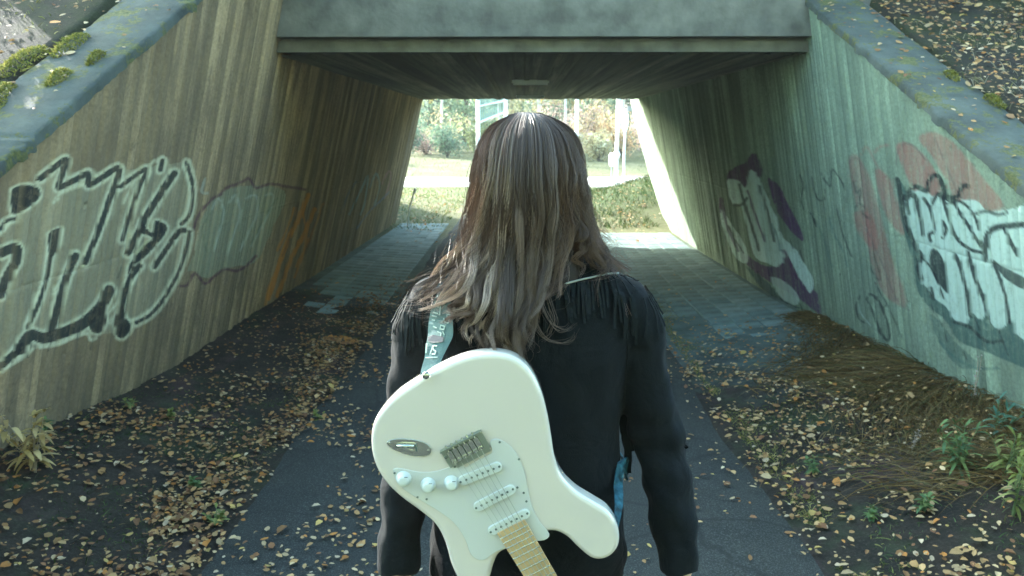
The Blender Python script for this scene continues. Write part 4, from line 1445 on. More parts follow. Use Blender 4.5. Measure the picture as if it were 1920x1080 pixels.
def remesh(bm, name, voxel, smooth_it=6, fac=.5):
    me = bpy.data.meshes.new(name); bm.to_mesh(me); bm.free()
    o = bpy.data.objects.new(name + '_tmp', me); COL.objects.link(o)
    m = o.modifiers.new('r', 'REMESH'); m.mode = 'VOXEL'; m.voxel_size = voxel; m.use_smooth_shade = True
    s = o.modifiers.new('s', 'SMOOTH'); s.iterations = smooth_it; s.factor = fac
    dg = bpy.context.evaluated_depsgraph_get()
    out = bpy.data.meshes.new_from_object(o.evaluated_get(dg))
    out.name = name
    bpy.data.objects.remove(o); bpy.data.meshes.remove(me)
    return out

BX = .012   # body centre line
BY = 1.53
person = empty('person', (BX, BY, 0))
tag(person, 'person seen from behind, long wavy brown hair, black fringed jacket', 'person')

def fabric(name, c, rough=.85, sheen=.35, wr=1.0):
    m = NT(name)
    a = m.mix(m.ramp(m.noise(5, 5, .6), [(.3, 0.0), (.7, 1.0)]), tuple(x * .8 for x in c), tuple(x * 1.25 for x in c))
    m.base(a).set(Roughness=rough)
    m.b.inputs['Sheen Weight'].default_value = sheen * .08
    m.b.inputs['Sheen Roughness'].default_value = .5
    m.b.inputs['Specular IOR Level'].default_value = .12
    h = m.math('ADD', m.math('MULTIPLY', m.noise(11, 3, .5, dist=.8), 1.0), m.math('MULTIPLY', m.noise(420, 2), .08))
    m.bump(h, .55 * wr, .02)
    return m.m
M['jacket'] = fabric('black_jacket_cloth', (.0045, .0068, .0085))
M['fringe'] = fabric('black_suede_fringe', (.006, .009, .010), .8, .4, .2)
M['trousers'] = fabric('dark_trousers', (.02, .022, .028))
M['piping'] = simple('pale_piping', (.30, .33, .31), .5, .5)
M['skin'] = simple('skin', (.55, .36, .27), .5, .4, nscale=12, var=.08)
M['boot'] = simple('black_leather_boot', (.02, .018, .016), .4, .5, nscale=10, var=.3)

# body under the clothes: head, neck, torso core, arms with hands - one continuous skin
HX, HY, HZ = BX, 1.55, 1.555
bm = bmesh.new()
loft(bm, [(HX, HY + .012, HZ + .112, .02, .025), (HX, HY + .008, HZ + .105, .045, .056), (HX, HY + .005, HZ + .085, .062, .080), (HX, HY, HZ + .05, .073, .094), (HX, HY, HZ + .01, .076, .097),
          (HX, HY + .006, HZ - .03, .072, .088), (HX, HY + .022, HZ - .065, .064, .070), (HX, HY + .038, HZ - .095, .045, .050), (HX, HY + .045, HZ - .112, .025, .026)], 24)
loft(bm, [(HX, HY - .022, HZ - .04, .055, .055), (HX, HY - .022, HZ - .10, .054, .056), (HX, HY - .03, HZ - .15, .060, .060), (BX, BY, 1.37, .10, .075), (BX, BY, 1.30, .15, .085), (BX, BY, 1.1, .13, .08), (BX, BY, .95, .14, .08)], 24)
# nose, brow, chin, lips, ears
loft(bm, [(HX, HY + .088, HZ + .022, .008, .008), (HX, HY + .104, HZ - .005, .010, .012), (HX, HY + .112, HZ - .020, .014, .014), (HX, HY + .096, HZ - .030, .012, .010)], 10)
for s in (-1, 1):
    loft(bm, [(HX + s * .074, HY + .0, HZ - .030, .006, .010), (HX + s * .079, HY - .004, HZ - .005, .008, .017), (HX + s * .080, HY - .006, HZ + .018, .008, .018), (HX + s * .076, HY - .002, HZ + .030, .005, .010)], 10)
loft(bm, [(HX, HY + .076, HZ - .058, .020, .014), (HX, HY + .082, HZ - .050, .024, .014), (HX, HY + .080, HZ - .042, .018, .012)], 12)
# arms (inside the sleeves) and hands
ARM = {1: [(.178, 1.522, 1.326), (.222, 1.528, 1.262), (.246, 1.532, 1.135), (.277, 1.532, 1.045), (.300, 1.50, .93), (.314, 1.475, .82), (.316, 1.466, .785)],
       -1: [(-.155, 1.522, 1.326), (-.200, 1.528, 1.262), (-.216, 1.532, 1.135), (-.226, 1.53, 1.045), (-.238, 1.49, .93), (-.243, 1.46, .82), (-.244, 1.452, .785)]}
ARR = [.060, .057, .054, .052, .048, .041, .040]
for s in (-1, 1):
    pts = [Vector(p) for p in ARM[s]]
    rings = []
    for i, p in enumerate(pts):
        t_ = (pts[min(i + 1, 6)] - pts[max(i - 1, 0)]).normalized()
        rings.append((*p, ARR[i] * .72, ARR[i] * .72, tuple(-t_)))
    loft(bm, rings, 16)
    w = pts[-1]; dn = (pts[-1] - pts[-2]).normalized()
    fw = Vector((0, 1, 0))           # thumb side points forward
    # palm
    rings = [(*(w + dn * q), a, b, tuple(-dn)) for q, a, b in ((-.02, .024, .030), (.01, .021, .030), (.04, .016, .038), (.085, .014, .040), (.10, .011, .036))]
    loft(bm, rings, 16)
    curl = Vector((-s, 0, 0))
    for k, (o_, L) in enumerate([(.029, .070), (.010, .078), (-.010, .072), (-.028, .058)]):
        p0 = w + dn * .090 + fw * o_
        p1 = p0 + dn * L * .45 + curl * .008
        p2 = p1 + dn * L * .32 + curl * .020
        p3 = p2 + dn * L * .16 + curl * .022
        rr = [(*(w + dn * .07 + fw * o_ * .9), .009, .009)] + [(*p, r_, r_) for p, r_ in ((p0, .0095), (p1, .0088), (p2, .008), (p3, .0055))]
        loft(bm, [(*x[:5], tuple(-dn)) for x in rr], 10)
    p0 = w + dn * .025 + fw * .026; p1 = w + dn * .055 + fw * .052 + curl * .008; p2 = w + dn * .085 + fw * .058 + curl * .018; p3 = w + dn * .10 + fw * .056 + curl * .024
    loft(bm, [(*p, r_, r_, tuple(-dn)) for p, r_ in ((p0, .013), (p1, .011), (p2, .0095), (p3, .006))], 10)
body = remesh(bm, 'body', .0055, 3, .4)
link_mesh('body', body, M['skin'], person, smooth=True)
M['eye'] = simple('eye_white', (.8, .8, .78), .2, .6)
M['iris'] = simple('eye_iris', (.05, .07, .07), .2, .6)
for s in (-1, 1):
    c = Vector((HX + s * .031, HY + .080, HZ + .010))
    bm = bmesh.new(); bmesh.ops.create_uvsphere(bm, u_segments=14, v_segments=10, radius=.0125)
    for f in bm.faces:
        f.material_index = 1 if f.calc_center_median().y > .0113 else 0
    bmesh.ops.translate(bm, verts=bm.verts, vec=c)
    me = bpy.data.meshes.new('eye'); bm.to_mesh(me); bm.free()
    link_mesh('eye', me, [M['eye'], M['iris']], person, smooth=True)

# jacket: torso and both sleeves in one surface
bm = bmesh.new()
loft(bm, [(BX, BY, .745, .205, .130), (BX, BY, .80, .202, .128), (BX, BY, .90, .192, .120), (BX, BY, 1.0, .184, .114), (BX, BY, 1.08, .184, .113), (BX, BY - .002, 1.16, .192, .116),
          (BX, BY - .004, 1.235, .206, .118), (BX, BY - .004, 1.30, .214, .112), (BX, BY - .004, 1.345, .210, .100), (BX, BY - .002, 1.368, .190, .088), (BX, BY, 1.388, .155, .078), (BX, BY, 1.405, .115, .070), (BX, BY, 1.422, .080, .066), (BX, BY, 1.436, .066, .062)], 40, sq=2.35)
for s in (-1, 1):
    pts = [Vector(p) for p in ARM[s]]
    rings = []
    for i, p in enumerate(pts):
        t_ = (pts[min(i + 1, 6)] - pts[max(i - 1, 0)]).normalized()
        rings.append((*p, ARR[i] * 1.0, ARR[i] * 1.08, tuple(-t_)))
    # shoulder cap into the torso
    p = pts[0] + Vector((-s * .05, 0, .012))
    rings.insert(0, (*p, .055, .062, (s * -.8, 0, .6)))
    loft(bm, rings, 20)
# collar
loft(bm, [(BX, BY, 1.40, .085, .078), (BX, BY + .002, 1.45, .070, .068)], 24)
jk = remesh(bm, 'jacket', .0065, 8, .5)
# folds: gathered along the sleeve and across the small of the back
for v in jk.vertices:
    x, y, z = v.co
    nrm = v.normal
    f = 0.0
    if abs(x - BX) > .19 and z < 1.25:
        f += .0026 * math.sin(z * 95 + 3 * mnoise.noise(Vector((x * 9, y * 9, z * 5))) + x * 30) * (0.35 + .65 * math.exp(-((z - 1.04) / .07) ** 2))
        f += .0085 * mnoise.noise(Vector((x * 14 + z * 9, y * 16, z * 15 - x * 8))) + .0045 * mnoise.noise(Vector((x * 34, y * 34, z * 20)))
    else:
        f += .0085 * mnoise.noise(Vector((x * 8 + z * 3, y * 9, z * 4.5 - x * 2))) + .0034 * mnoise.noise(Vector((x * 24, y * 20, z * 12)))
        f += .0045 * math.sin((x * 22 + z * 34) + 4 * mnoise.noise(Vector((x * 4, 1, z * 4)))) * math.exp(-((z - .95) / .12) ** 2)
    v.co += nrm * f
jk.update()
jacket = link_mesh('jacket', jk, M['jacket'], person, smooth=True)
bvh = BVHTree.FromPolygons([v.co.copy() for v in jk.vertices], [tuple(p.vertices) for p in jk.polygons])

def on_jacket(px, py, off=.003, y_guess=1.42):
    d = Vector(ray(px, py)).normalized()
    h = bvh.ray_cast(Vector(_c), d)
    if h[0] is None:
        h2 = bvh.find_nearest(Vector(ony(px, py, y_guess)))
        return h2[0] + h2[1] * off, h2[1]
    return h[0] + h[1] * off, h[1]

# hems
mb = MB()
hem = [(BX + .207 * math.cos(a), BY + .132 * math.sin(a), .752) for a in np.linspace(0, 2 * math.pi, 41)]
# yoke seam with pale piping, across the right shoulder blade and, under the hair, to the left
yoke = [(775, 590), (800, 566), (840, 556), (900, 552), (960, 548), (1020, 541), (1060, 533), (1100, 524), (1135, 518), (1168, 516), (1192, 524)]
ypts = [on_jacket(x, y, .004)[0] for x, y in smooth_poly(yoke, 6, closed=False)]
for _ in range(6):
    ypts = [ypts[0]] + [(ypts[i - 1] + ypts[i] * 2 + ypts[i + 1]) / 4 for i in range(1, len(ypts) - 1)] + [ypts[-1]]
for i, q in enumerate(ypts):
    h = bvh.find_nearest(q)
    ypts[i] = h[0] + h[1] * .0055
ypts = ypts[12:-8]
MB().tube(ypts, .0019, 6).build('piping', M['piping'], jacket, smooth=True)
def local(o, child_mesh_parent):  # keep world coordinates for sub-parts of a part that itself is offset
    return o
# fringe strips hanging from the yoke
rg = random.Random(31)
def fringe_strip(root, L, name='fringe'):
    """one suede strip, following the cloth downwards"""
    w = rg.uniform(.0016, .0026)
    p = Vector(root); pts = [p.copy()]
    side_drift = rg.uniform(-.12, .12)
    for i in range(7):
        q = p + Vector((side_drift * L / 7, 0, -L / 7))
        h = bvh.find_nearest(q)
        if h[0] is not None:
            dist = (q - h[0]).dot(h[1])
            if dist < .004:
                q = h[0] + h[1] * (.004 + .003 * rg.random())
            elif dist > .010:
                q = q.lerp(h[0] + h[1] * .006, .35)
        pts.append(q); p = q
    V = []
    b = MB()
    for q in pts:
        h = bvh.find_nearest(q)[1]
        sd = h.cross(Vector((0, 0, 1)));
        if sd.length < .05: sd = Vector((1, 0, 0))
        sd.normalize()
        n_ = h * .0009
        V += [q - sd * w - n_, q + sd * w - n_, q + sd * w + n_, q - sd * w + n_]
    F = []
    for i in range(len(pts) - 1):
        k = 4 * i
        for j in range(4):
            F.append((k + j, k + (j + 1) % 4, k + 4 + (j + 1) % 4, k + 4 + j))
    F += [(3, 2, 1, 0), tuple(4 * (len(pts) - 1) + j for j in range(4))]
    b.add(V, F)
    me = b.mesh(name)
    o = link_mesh(name, me, M['fringe'], None, smooth=False)
    o.parent = jacket
    return o
dense = smooth_poly([(765, 600), (782, 578), (805, 563), (840, 556), (900, 552), (960, 548), (1020, 541), (1060, 533), (1100, 524), (1135, 518), (1168, 516), (1192, 522), (1208, 532), (1220, 545)], 9, closed=False)
last = None
nf = 0
acc = 0
for x, y in dense:
    if last is not None and math.hypot(x - last[0], y - last[1]) < 4.3: continue
    last = (x, y)
    p_, n_ = on_jacket(x + rg.uniform(-.6, .6), y + 2, .003)
    fringe_strip(p_, rg.uniform(.066, .092)); nf += 1
print('fringes', nf)
# strips further round the shoulder tips, towards the upper arm
for s, (xs_, zs_) in ((1, (.235, 1.335)), (-1, (-.215, 1.325))):
    for k in range(12):
        p = Vector((xs_ + s * .012 * math.sin(k), 1.47 + .012 * k, zs_ + .01))
        h = bvh.find_nearest(p)
        fringe_strip(h[0] + h[1] * .004, rg.uniform(.07, .09))
# sleeve seam on the right upper arm and a vertical back seam
sm = [on_jacket(x, y, .0012)[0] for x, y in smooth_poly([(1186, 548), (1180, 600), (1176, 660), (1172, 720), (1170, 765)], 5, closed=False)]
MB().tube(sm, .0011, 5).build('seam', M['fringe'], jacket)
# long suede tassels under the right arm
rg2 = random.Random(8)
for k in range(9):
    x0 = ony(1159 + k * 2.2, 790, 1.56)
    mbt = MB()
    L = .075 + .012 * k + rg2.uniform(-.008, .01) if k < 5 else .125 - .018 * (k - 5) + rg2.uniform(-.008, .008)
    top_ = Vector((x0[0], 1.535 + .012 * rg2.random(), 1.11 - .002 * k))
    pts = [top_ + Vector((.012 * q * rg2.uniform(.6, 1.2), 0, -L * q * 1.2)) for q in np.linspace(0, 1, 5)]
    V = []
    for q in pts:
        V += [q + Vector((-.0036, -.001, 0)), q + Vector((.0036, -.001, 0)), q + Vector((.0036, .001, 0)), q + Vector((-.0036, .001, 0))]
    F = [(3, 2, 1, 0), (16, 17, 18, 19)]
    for i in range(4):
        for j in range(4):
            F.append((4 * i + j, 4 * i + (j + 1) % 4, 4 * i + 4 + (j + 1) % 4, 4 * i + 4 + j))
    mbt.add(V, F)
    o = link_mesh('tassel', mbt.mesh('tassel'), M['fringe']); o.parent = jacket

# trousers and boots, mid stride
bm = bmesh.new()
loft(bm, [(BX, BY, .99, .165, .10), (BX, BY, .90, .175, .112), (BX, BY, .82, .178, .118), (BX, BY, .76, .17, .11)], 30)
for s, fwd in ((1, .12), (-1, -.14)):
    cx = BX + s * .085
    loft(bm, [(cx, BY, .84, .088, .10), (cx, BY + fwd * .2, .70, .086, .09), (cx + s * .005, BY + fwd * .55, .50, .062, .068), (cx + s * .006, BY + fwd * .6, .44, .060, .066), (cx + s * .006, BY + fwd * .75, .30, .060, .066), (cx + s * .006, BY + fwd * 1.0, .12, .055, .062)], 20)
tr = remesh(bm, 'trousers', .009, 5, .5)
link_mesh('trousers', tr, M['trousers'], person, smooth=True)
for s, fwd in ((1, .12), (-1, -.14)):
    cx = BX + s * .091; cy = BY + fwd
    bm = bmesh.new()
    loft(bm, [(cx, cy, .16, .046, .052), (cx, cy, .09, .046, .056), (cx, cy + .02, .06, .045, .08), (cx, cy + .06, .035, .047, .13), (cx, cy + .062, .024, .050, .138), (cx, cy + .062, .024 + .001, .050, .138)], 20)
    bmm = bmesh.new()
    me = remesh(bm, 'boot', .006, 4, .5)
    for v in me.vertices: v.co.z = max(v.co.z + .01, .034)
    link_mesh('boot', me, M['boot'], person, smooth=True)

# ------------------------------------------------------------------ hair
def hair_mat():
    m = NT('brown_hair')
    c = m.attr('Col')
    m.base(c).set(Roughness=.42)
    m.b.inputs['Specular IOR Level'].default_value = .42
    m.b.inputs['Sheen Weight'].default_value = .05
    tr = m.n('ShaderNodeBsdfTranslucent'); m.l(m.mix(.5, c, (.30, .2, .14)), tr.inputs[0])
    mx = m.n('ShaderNodeMixShader'); mx.inputs[0].default_value = .25
    out = m.t.nodes['Material Output']
    m.l(m.b.outputs[0], mx.inputs[1]); m.l(tr.outputs[0], mx.inputs[2]); m.l(mx.outputs[0], out.inputs[0])
    return m.m
M['hair'] = hair_mat()
M['hair_cap'] = simple('hair_under', (.035, .027, .022), .7, .2)

guides = [
    [(957, 219), (922, 247), (905, 300), (900, 350), (886, 410), (866, 462), (826, 508), (786, 546), (756, 576)],
    [(965, 215), (932, 245), (915, 300), (908, 370), (893, 440), (868, 500), (826, 545), (796, 576), (772, 566)],
    [(972, 212), (945, 242), (930, 300), (921, 380), (906, 450), (884, 512), (856, 556), (834, 584), (822, 606)],
    [(978, 211), (956, 242), (946, 300), (939, 380), (926, 460), (906, 530), (884, 572), (866, 590), (850, 600)],
    [(984, 211), (970, 242), (963, 310), (957, 400), (946, 480), (928, 550), (904, 604), (896, 644), (908, 680)],
    [(989, 211), (984, 243), (982, 320), (980, 400), (970, 480), (954, 560), (934, 624), (934, 664), (952, 700)],
    [(994, 212), (1002, 244), (1006, 320), (1006, 400), (1000, 480), (984, 560), (970, 624), (976, 668), (990, 706)],
    [(1001, 213), (1020, 245), (1028, 310), (1031, 390), (1032, 455), (1020, 520), (1002, 580), (994, 624), (990, 664)],
    [(1010, 215), (1036, 248), (1049, 300), (1052, 370), (1056, 430), (1044, 480), (1026, 530), (1012, 576), (1004, 620)],
    [(1014, 216), (1044, 250), (1058, 300), (1062, 355), (1072, 410), (1080, 450), (1082, 485), (1076, 512), (1064, 530)],
    [(1018, 218), (1052, 252), (1068, 300), (1072, 355), (1084, 410), (1104, 455), (1118, 490), (1122, 512), (1118, 528)],
    [(1024, 222), (1060, 256), (1079, 300), (1080, 350), (1094, 405), (1124, 450), (1150, 485), (1166, 502), (1172, 514)],
]
def head_y(x, z):
    """back surface of the head / nape / jacket at x, z"""
    ex = (x - HX) / .104; ez = (z - (HZ + .0)) / .132
    q = 1 - ex * ex - min(ez, 1) ** 2 if ez > 0 else 1 - ex * ex - (ez * .55) ** 2
    yh = HY - .122 * math.sqrt(max(q, 0.0))
    yb = None
    h = bvh.ray_cast(Vector((x, .6, z)), Vector((0, 1, 0)))
    if h[0] is not None and z < 1.46: yb = h[0].y - .012
    if z > 1.50: return yh
    t = min(1, max(0, (1.50 - z) / .10))
    ybk = yb if yb is not None else 1.50
    return yh * (1 - t) + ybk * t if yb is not None else yh * (1 - t) + min(yh, 1.47) * t

GP = []
for gd in guides:
    P3 = []
    for (px, py) in smooth_poly(gd, 5, closed=False):
        y = 1.47
        for _ in range(4):
            w = ony(px, py, y)
            y = head_y(w[0], w[2]) - .006
        P3.append(ony(px, py, y))
    GP.append(np.array(P3))
GP = np.array(GP)               # (11, m, 3)
# smooth depth along each guide
for g_ in GP:
    for _ in range(6):
        g_[1:-1, 1] = (g_[:-2, 1] + g_[1:-1, 1] * 2 + g_[2:, 1]) / 4
NG, NS = GP.shape[0], GP.shape[1]
def guide_at(u):
    u = min(max(u, 0), NG - 1 - 1e-6); i = int(u); f = u - i
    return GP[i] * (1 - f) + GP[i + 1] * f

strands_P, strands_R, strands_C = [], [], []
rgn = np.random.default_rng(99)
def add_lock(u, layer, nst, spread, thick, tone, length=1.0, wavy=1.0, front=False, stray=0.0, extra=None, uu=None):
    if extra is None:
        du = rgn.normal(0, .55); ph0 = rgn.uniform(0, 6.28)
        base = np.array([guide_at(u + du * (q - .25) * (q > .25) + .22 * math.sin(q * 7 + ph0) * q)[i] for i, q in enumerate(np.linspace(0, 1, NS))])
    else:
        base = extra
    m_ = len(base)
    t = np.linspace(0, 1, m_)
    ph = rgn.uniform(0, 6.28) if uu is None else uu * 2.1 + rgn.normal(0, .8); fr = rgn.uniform(2.4, 4.0); am = wavy * rgn.uniform(.009, .016)
    tw = t + .04 * np.sin(t * 9 + ph)
    wave = np.stack([am * np.sin(tw * fr * 6.28 + ph) + .6 * am * np.sin(tw * fr * 11 + 2 * ph) * .5, 1.1 * am * np.cos(tw * fr * 6.28 + ph * 1.3), 0 * t], 1) * (np.clip(t - .2, 0, 1) ** .8 * 1.2)[:, None]
    cen = base + wave
    cen[:, 1] -= layer * (t * .8 + .2)
    if front:
        cen = cen.copy()
    Lk = length
    for s in range(nst):
        a = rgn.uniform(0, 6.28); r = math.sqrt(rgn.random()) * spread
        # locks are fuller in the middle and close to a point at the tip
        prof = (.8 + .8 * np.sin(np.pi * np.clip(t * .95 + .08, 0, 1))) * (1 - .72 * t ** 2.5)
        o = np.stack([np.cos(a) * r * prof, np.sin(a) * r * .55 * prof, 0 * t], 1)
        fz = rgn.normal(0, .0014 + stray, (4, 3))
        f2 = np.stack([np.interp(t, [0, .33, .66, 1], fz[:, k] * np.array([0, .6, 1, 1.8])) for k in range(3)], 1)
        P = cen + o + f2
        cut = Lk * rgn.uniform(.86, 1.0)
        tt = np.linspace(0, cut, 30)
        P = np.stack([np.interp(tt, t, P[:, k]) for k in range(3)], 1)
        strands_P.append(P)
        strands_R.append(thick * rgn.uniform(.7, 1.2))
        strands_C.append(tone * rgn.uniform(.7, 1.3))
BR = np.array([.145, .098, .074]); LT = np.array([.40, .325, .26]); DKH = np.array([.040, .034, .033]); RD = np.array([.19, .115, .08])
for k in range(175):
    u = rgn.uniform(0, NG - 1) if k % 4 else rgn.uniform(0, 7)
    side = u / (NG - 1)
    pr = rgn.random()
    if side < .4: tone = np.array([.48, .375, .305]) * rgn.uniform(.8, 1.4) if pr > .5 else BR * rgn.uniform(.7, 1.5)  # left locks paler: light from the left is put into their colour
    elif side < .7: tone = np.array([.27, .20, .165]) if pr > .8 else BR * rgn.uniform(.4, 1.1)
    else: tone = RD * rgn.uniform(.4, 1.2)
    if pr < .24: tone = DKH * .8
    layer = rgn.choice([-.016, -.006, .006, .018, .032], p=[.2, .22, .22, .2, .16])
    if tone[0] < .04: layer = -.016
    ln = rgn.uniform(.66, .96) if pr > .5 else rgn.uniform(.86, 1.0)
    if 3.6 < u < 6.6: ln = max(ln, .92)
    add_lock(u, layer, 34, rgn.uniform(.003, .0080), .00062, tone, length=ln, wavy=rgn.uniform(.5, 1.5), uu=u)
# loose flyaway strands
for k in range(300):
    u = rgn.choice([rgn.uniform(0, 1.6), rgn.uniform(10.2, 11), rgn.uniform(0, 11)])
    add_lock(u, rgn.uniform(-.005, .02), 2, .010, .00042, BR * 1.2, stray=.007, wavy=2.6, length=rgn.uniform(.5, 1))
# curled stray at the right of the long middle part
for pts2 in ([(1000, 560), (1003, 600), (1020, 632), (1048, 642), (1072, 636), (1078, 618)], [(1010, 540), (1022, 585), (1040, 612), (1062, 618), (1074, 606)], [(1020, 530), (1032, 570), (1040, 600), (1030, 625), (1008, 640)]):
    P3 = []
    for (px, py) in smooth_poly(pts2, 4, closed=False):
        y = 1.42
        for _ in range(3):
            w = ony(px, py, y); y = head_y(w[0], w[2]) - .004
        P3.append(ony(px, py, y))
    add_lock(0, 0, 8, .003, .0004, BR, wavy=.1, stray=.002, extra=np.array(P3))
# hair on the face side of the head, both sides and fringe line
for k in range(90):
    s = -1 if k % 2 else 1
    f = rgn.uniform(0, 1)
    root = np.array([HX + s * .012, HY - .02 + .09 * f, HZ + .128 - .02 * f])
    side_p = np.array([HX + s * (.092 + .008 * rgn.random()), HY - .03 + .11 * f, HZ + .01])
    mid = np.array([HX + s * (.070), HY - .025 + .10 * f, HZ + .095])
    low = np.array([HX + s * (.100 + .03 * rgn.random()), HY - .02 + .11 * f, HZ - .12])
    end = np.array([HX + s * (.11 + .05 * rgn.random()), HY - .05 + .16 * f, HZ - .24 - .04 * rgn.random()])
    if s < 0 and end[2] < 1.35: pass
    ctl = smooth_poly([root, mid, side_p, low, end], 6, closed=False)
    P = np.array(ctl)
    # never below the shoulders' surface
    for p in P:
        if p[2] < 1.44:
            h = bvh.find_nearest(Vector(p))
            if (Vector(p) - h[0]).dot(h[1]) < .006:
                q = h[0] + h[1] * .008; p[:] = q
    add_lock(0, 0, 16, .009, .0006, RD * .8 if s > 0 else BR, wavy=.7, extra=P)
SP = np.array(strands_P); SR = np.array(strands_R); SCc = np.array(strands_C)
n_, m_ = SP.shape[:2]
Tn = np.gradient(SP, axis=1); Tn /= np.linalg.norm(Tn, axis=2)[:, :, None] + 1e-9
ref = np.array([.3, 1, .1]); A_ = np.cross(Tn, ref); A_ /= np.linalg.norm(A_, axis=2)[:, :, None] + 1e-9
B_ = np.cross(Tn, A_)
tp = np.linspace(0, 1, m_)
rad = SR[:, None] * (1 - .75 * tp[None] ** 2)
ring = []
for k in range(3):
    an = 2 * math.pi * k / 3
    ring.append(SP + (A_ * math.cos(an) + B_ * math.sin(an)) * rad[:, :, None])
V = np.stack(ring, 2).reshape(-1, 3)
f = []
for i in range(m_ - 1):
    for k in range(3):
        f.append((3 * i + k, 3 * i + (k + 1) % 3, 3 * i + 3 + (k + 1) % 3, 3 * i + 3 + k))
f = np.array(f)
F = (np.arange(n_)[:, None, None] * (3 * m_) + f[None]).reshape(-1, 4)
me = np_mesh('hair', V, F)
tt_ = np.linspace(0, 1, m_)
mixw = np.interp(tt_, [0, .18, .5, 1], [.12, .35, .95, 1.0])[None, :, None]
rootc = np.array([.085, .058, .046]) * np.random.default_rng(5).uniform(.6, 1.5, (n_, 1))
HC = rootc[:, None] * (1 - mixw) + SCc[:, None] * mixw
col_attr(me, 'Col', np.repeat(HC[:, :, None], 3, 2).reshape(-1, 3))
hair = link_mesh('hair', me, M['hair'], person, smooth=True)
print('strands', n_, 'hair quads', len(F))
# dark hair mass beneath the strands
bm = bmesh.new()
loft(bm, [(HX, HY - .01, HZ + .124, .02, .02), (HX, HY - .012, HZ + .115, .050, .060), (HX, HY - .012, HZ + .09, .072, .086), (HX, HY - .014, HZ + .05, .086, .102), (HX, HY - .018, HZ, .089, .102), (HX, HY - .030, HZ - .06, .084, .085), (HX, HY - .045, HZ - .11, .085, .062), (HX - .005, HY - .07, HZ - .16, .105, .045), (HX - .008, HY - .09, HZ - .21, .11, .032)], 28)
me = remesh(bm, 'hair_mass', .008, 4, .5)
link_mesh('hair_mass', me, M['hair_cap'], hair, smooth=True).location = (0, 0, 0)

# ------------------------------------------------------------------ guitar, hung neck down on the back
YG = 1.335      # front face of the body
GT = .044
def gp(px, py, off=0.0): return Vector(ony(px, py, YG - off))
gtr = empty('electric_guitar', tuple(gp(873, 841)))
tag(gtr, 'cream-white electric guitar with white pickguard hung neck-down across the back of the walker', 'guitar')
def gloss(name, c, rough=.12, coat=.6, spec=.5, metal=0.0):
    m = NT(name); 
    m.base(m.mix(m.ramp(m.noise(3, 3), [(.4, 0.0), (.6, 1.0)]), tuple(x * .97 for x in c), c)).set(Roughness=rough, Metallic=metal)
    m.b.inputs['Coat Weight'].default_value = coat; m.b.inputs['Coat Roughness'].default_value = .04
    m.b.inputs['Specular IOR Level'].default_value = spec
    return m.m
M['cream'] = gloss('cream_guitar_lacquer', (.60, .56, .50), rough=.08, coat=1.0)
M['guard'] = gloss('white_pickguard_plastic', (.53, .55, .525), .2, .5)
M['knob'] = gloss('white_knob_plastic', (.58, .63, .61), .3, .3)
M['chrome'] = gloss('aged_chrome', (.50, .54, .50), .22, 0, metal=1.0)
M['steel'] = gloss('bridge_steel', (.30, .35, .31), .38, 0, metal=.85)
M['dark'] = simple('dark_metal_screw', (.10, .13, .12), .4, .5)
M['maple'] = simple('maple_neck', (.55, .38, .2), .35, .5, nscale=12, var=.15)
M['string'] = simple('guitar_string', (.35, .38, .36), .3, .5, metal=.8)
outl = [(796, 704), (822, 690), (850, 677), (885, 666), (925, 662), (962, 669), (992, 692), (1013, 730), (1026, 775), (1034, 820), (1040, 858), (1053, 892), (1079, 921), (1112, 942),
        (1142, 962), (1160, 992), (1160, 1026), (1140, 1048), (1112, 1050), (1085, 1030), (1062, 1008), (1036, 998), (1005, 1006),
        (960, 1028), (936, 1040), (925, 1062), (915, 1092), (892, 1104), (864, 1094), (846, 1062), (834, 1020), (816, 986), (786, 960), (752, 935), (724, 908), (704, 876), (695, 838), (698, 800), (712, 772), (740, 742), (770, 721)]
def plate(name, pts, y0, y1, mat, parent, bev=.0, seg=4, sm=True, nsub=5, close=True):
    """extrude an outline given in the guitar's plane (y0 = front, y1 = back)"""
    pl = smooth_poly(pts, nsub) if nsub > 1 else [np.array(p, float) for p in pts]
    bm = bmesh.new()
    fv = [bm.verts.new(Vector((gp(p[0], p[1]).x, y0, gp(p[0], p[1]).z))) for p in pl]
    bv = [bm.verts.new(Vector((v.co.x, y1, v.co.z))) for v in fv]
    n = len(fv)
    ff = bm.faces.new(fv); bf = bm.faces.new(bv[::-1])
    for i in range(n):
        bm.faces.new((fv[i], bv[i], bv[(i + 1) % n], fv[(i + 1) % n]))
    bmesh.ops.recalc_face_normals(bm, faces=bm.faces)
    if bev:
        es = [e for e in bm.edges if (e.verts[0] in fv and e.verts[1] in fv) or (e.verts[0] in bv and e.verts[1] in bv)]
        bmesh.ops.bevel(bm, geom=es, offset=bev, segments=seg, profile=.5, affect='EDGES', clamp_overlap=True)
    me = bpy.data.meshes.new(name); bm.to_mesh(me); bm.free()
    o = link_mesh(name, me, mat, parent)
    for p in me.polygons:
        p.use_smooth = sm and len(p.vertices) <= 4
    return o
plate('guitar_body', outl, YG, YG + GT, M['cream'], gtr, bev=.010, seg=6)
guard = [(737, 882), (744, 877), (760, 879), (785, 884), (810, 884), (835, 878), (852, 870), (866, 866), (872, 876), (890, 866), (922, 848), (919, 832), (922, 824), (936, 823), (955, 834), (970, 852), (982, 880), (988, 905), (995, 940), (1010, 975), (1030, 1000), (1020, 1012), (990, 1014), (960, 1022), (930, 1034), (905, 1050), (884, 1040), (872, 1010), (852, 980), (820, 956), (790, 938), (762, 920), (744, 902)]
gd_ = plate('pickguard', guard, YG - .0022, YG - .0002, M['guard'], gtr, bev=.0008, seg=2, nsub=3)
def gchild(o, parent=None):
    return o
NV = Vector((.486, 0, -.874)).normalized(); PV = Vector((.874, 0, .486)).normalized()   # along the neck, across the neck (bass side)
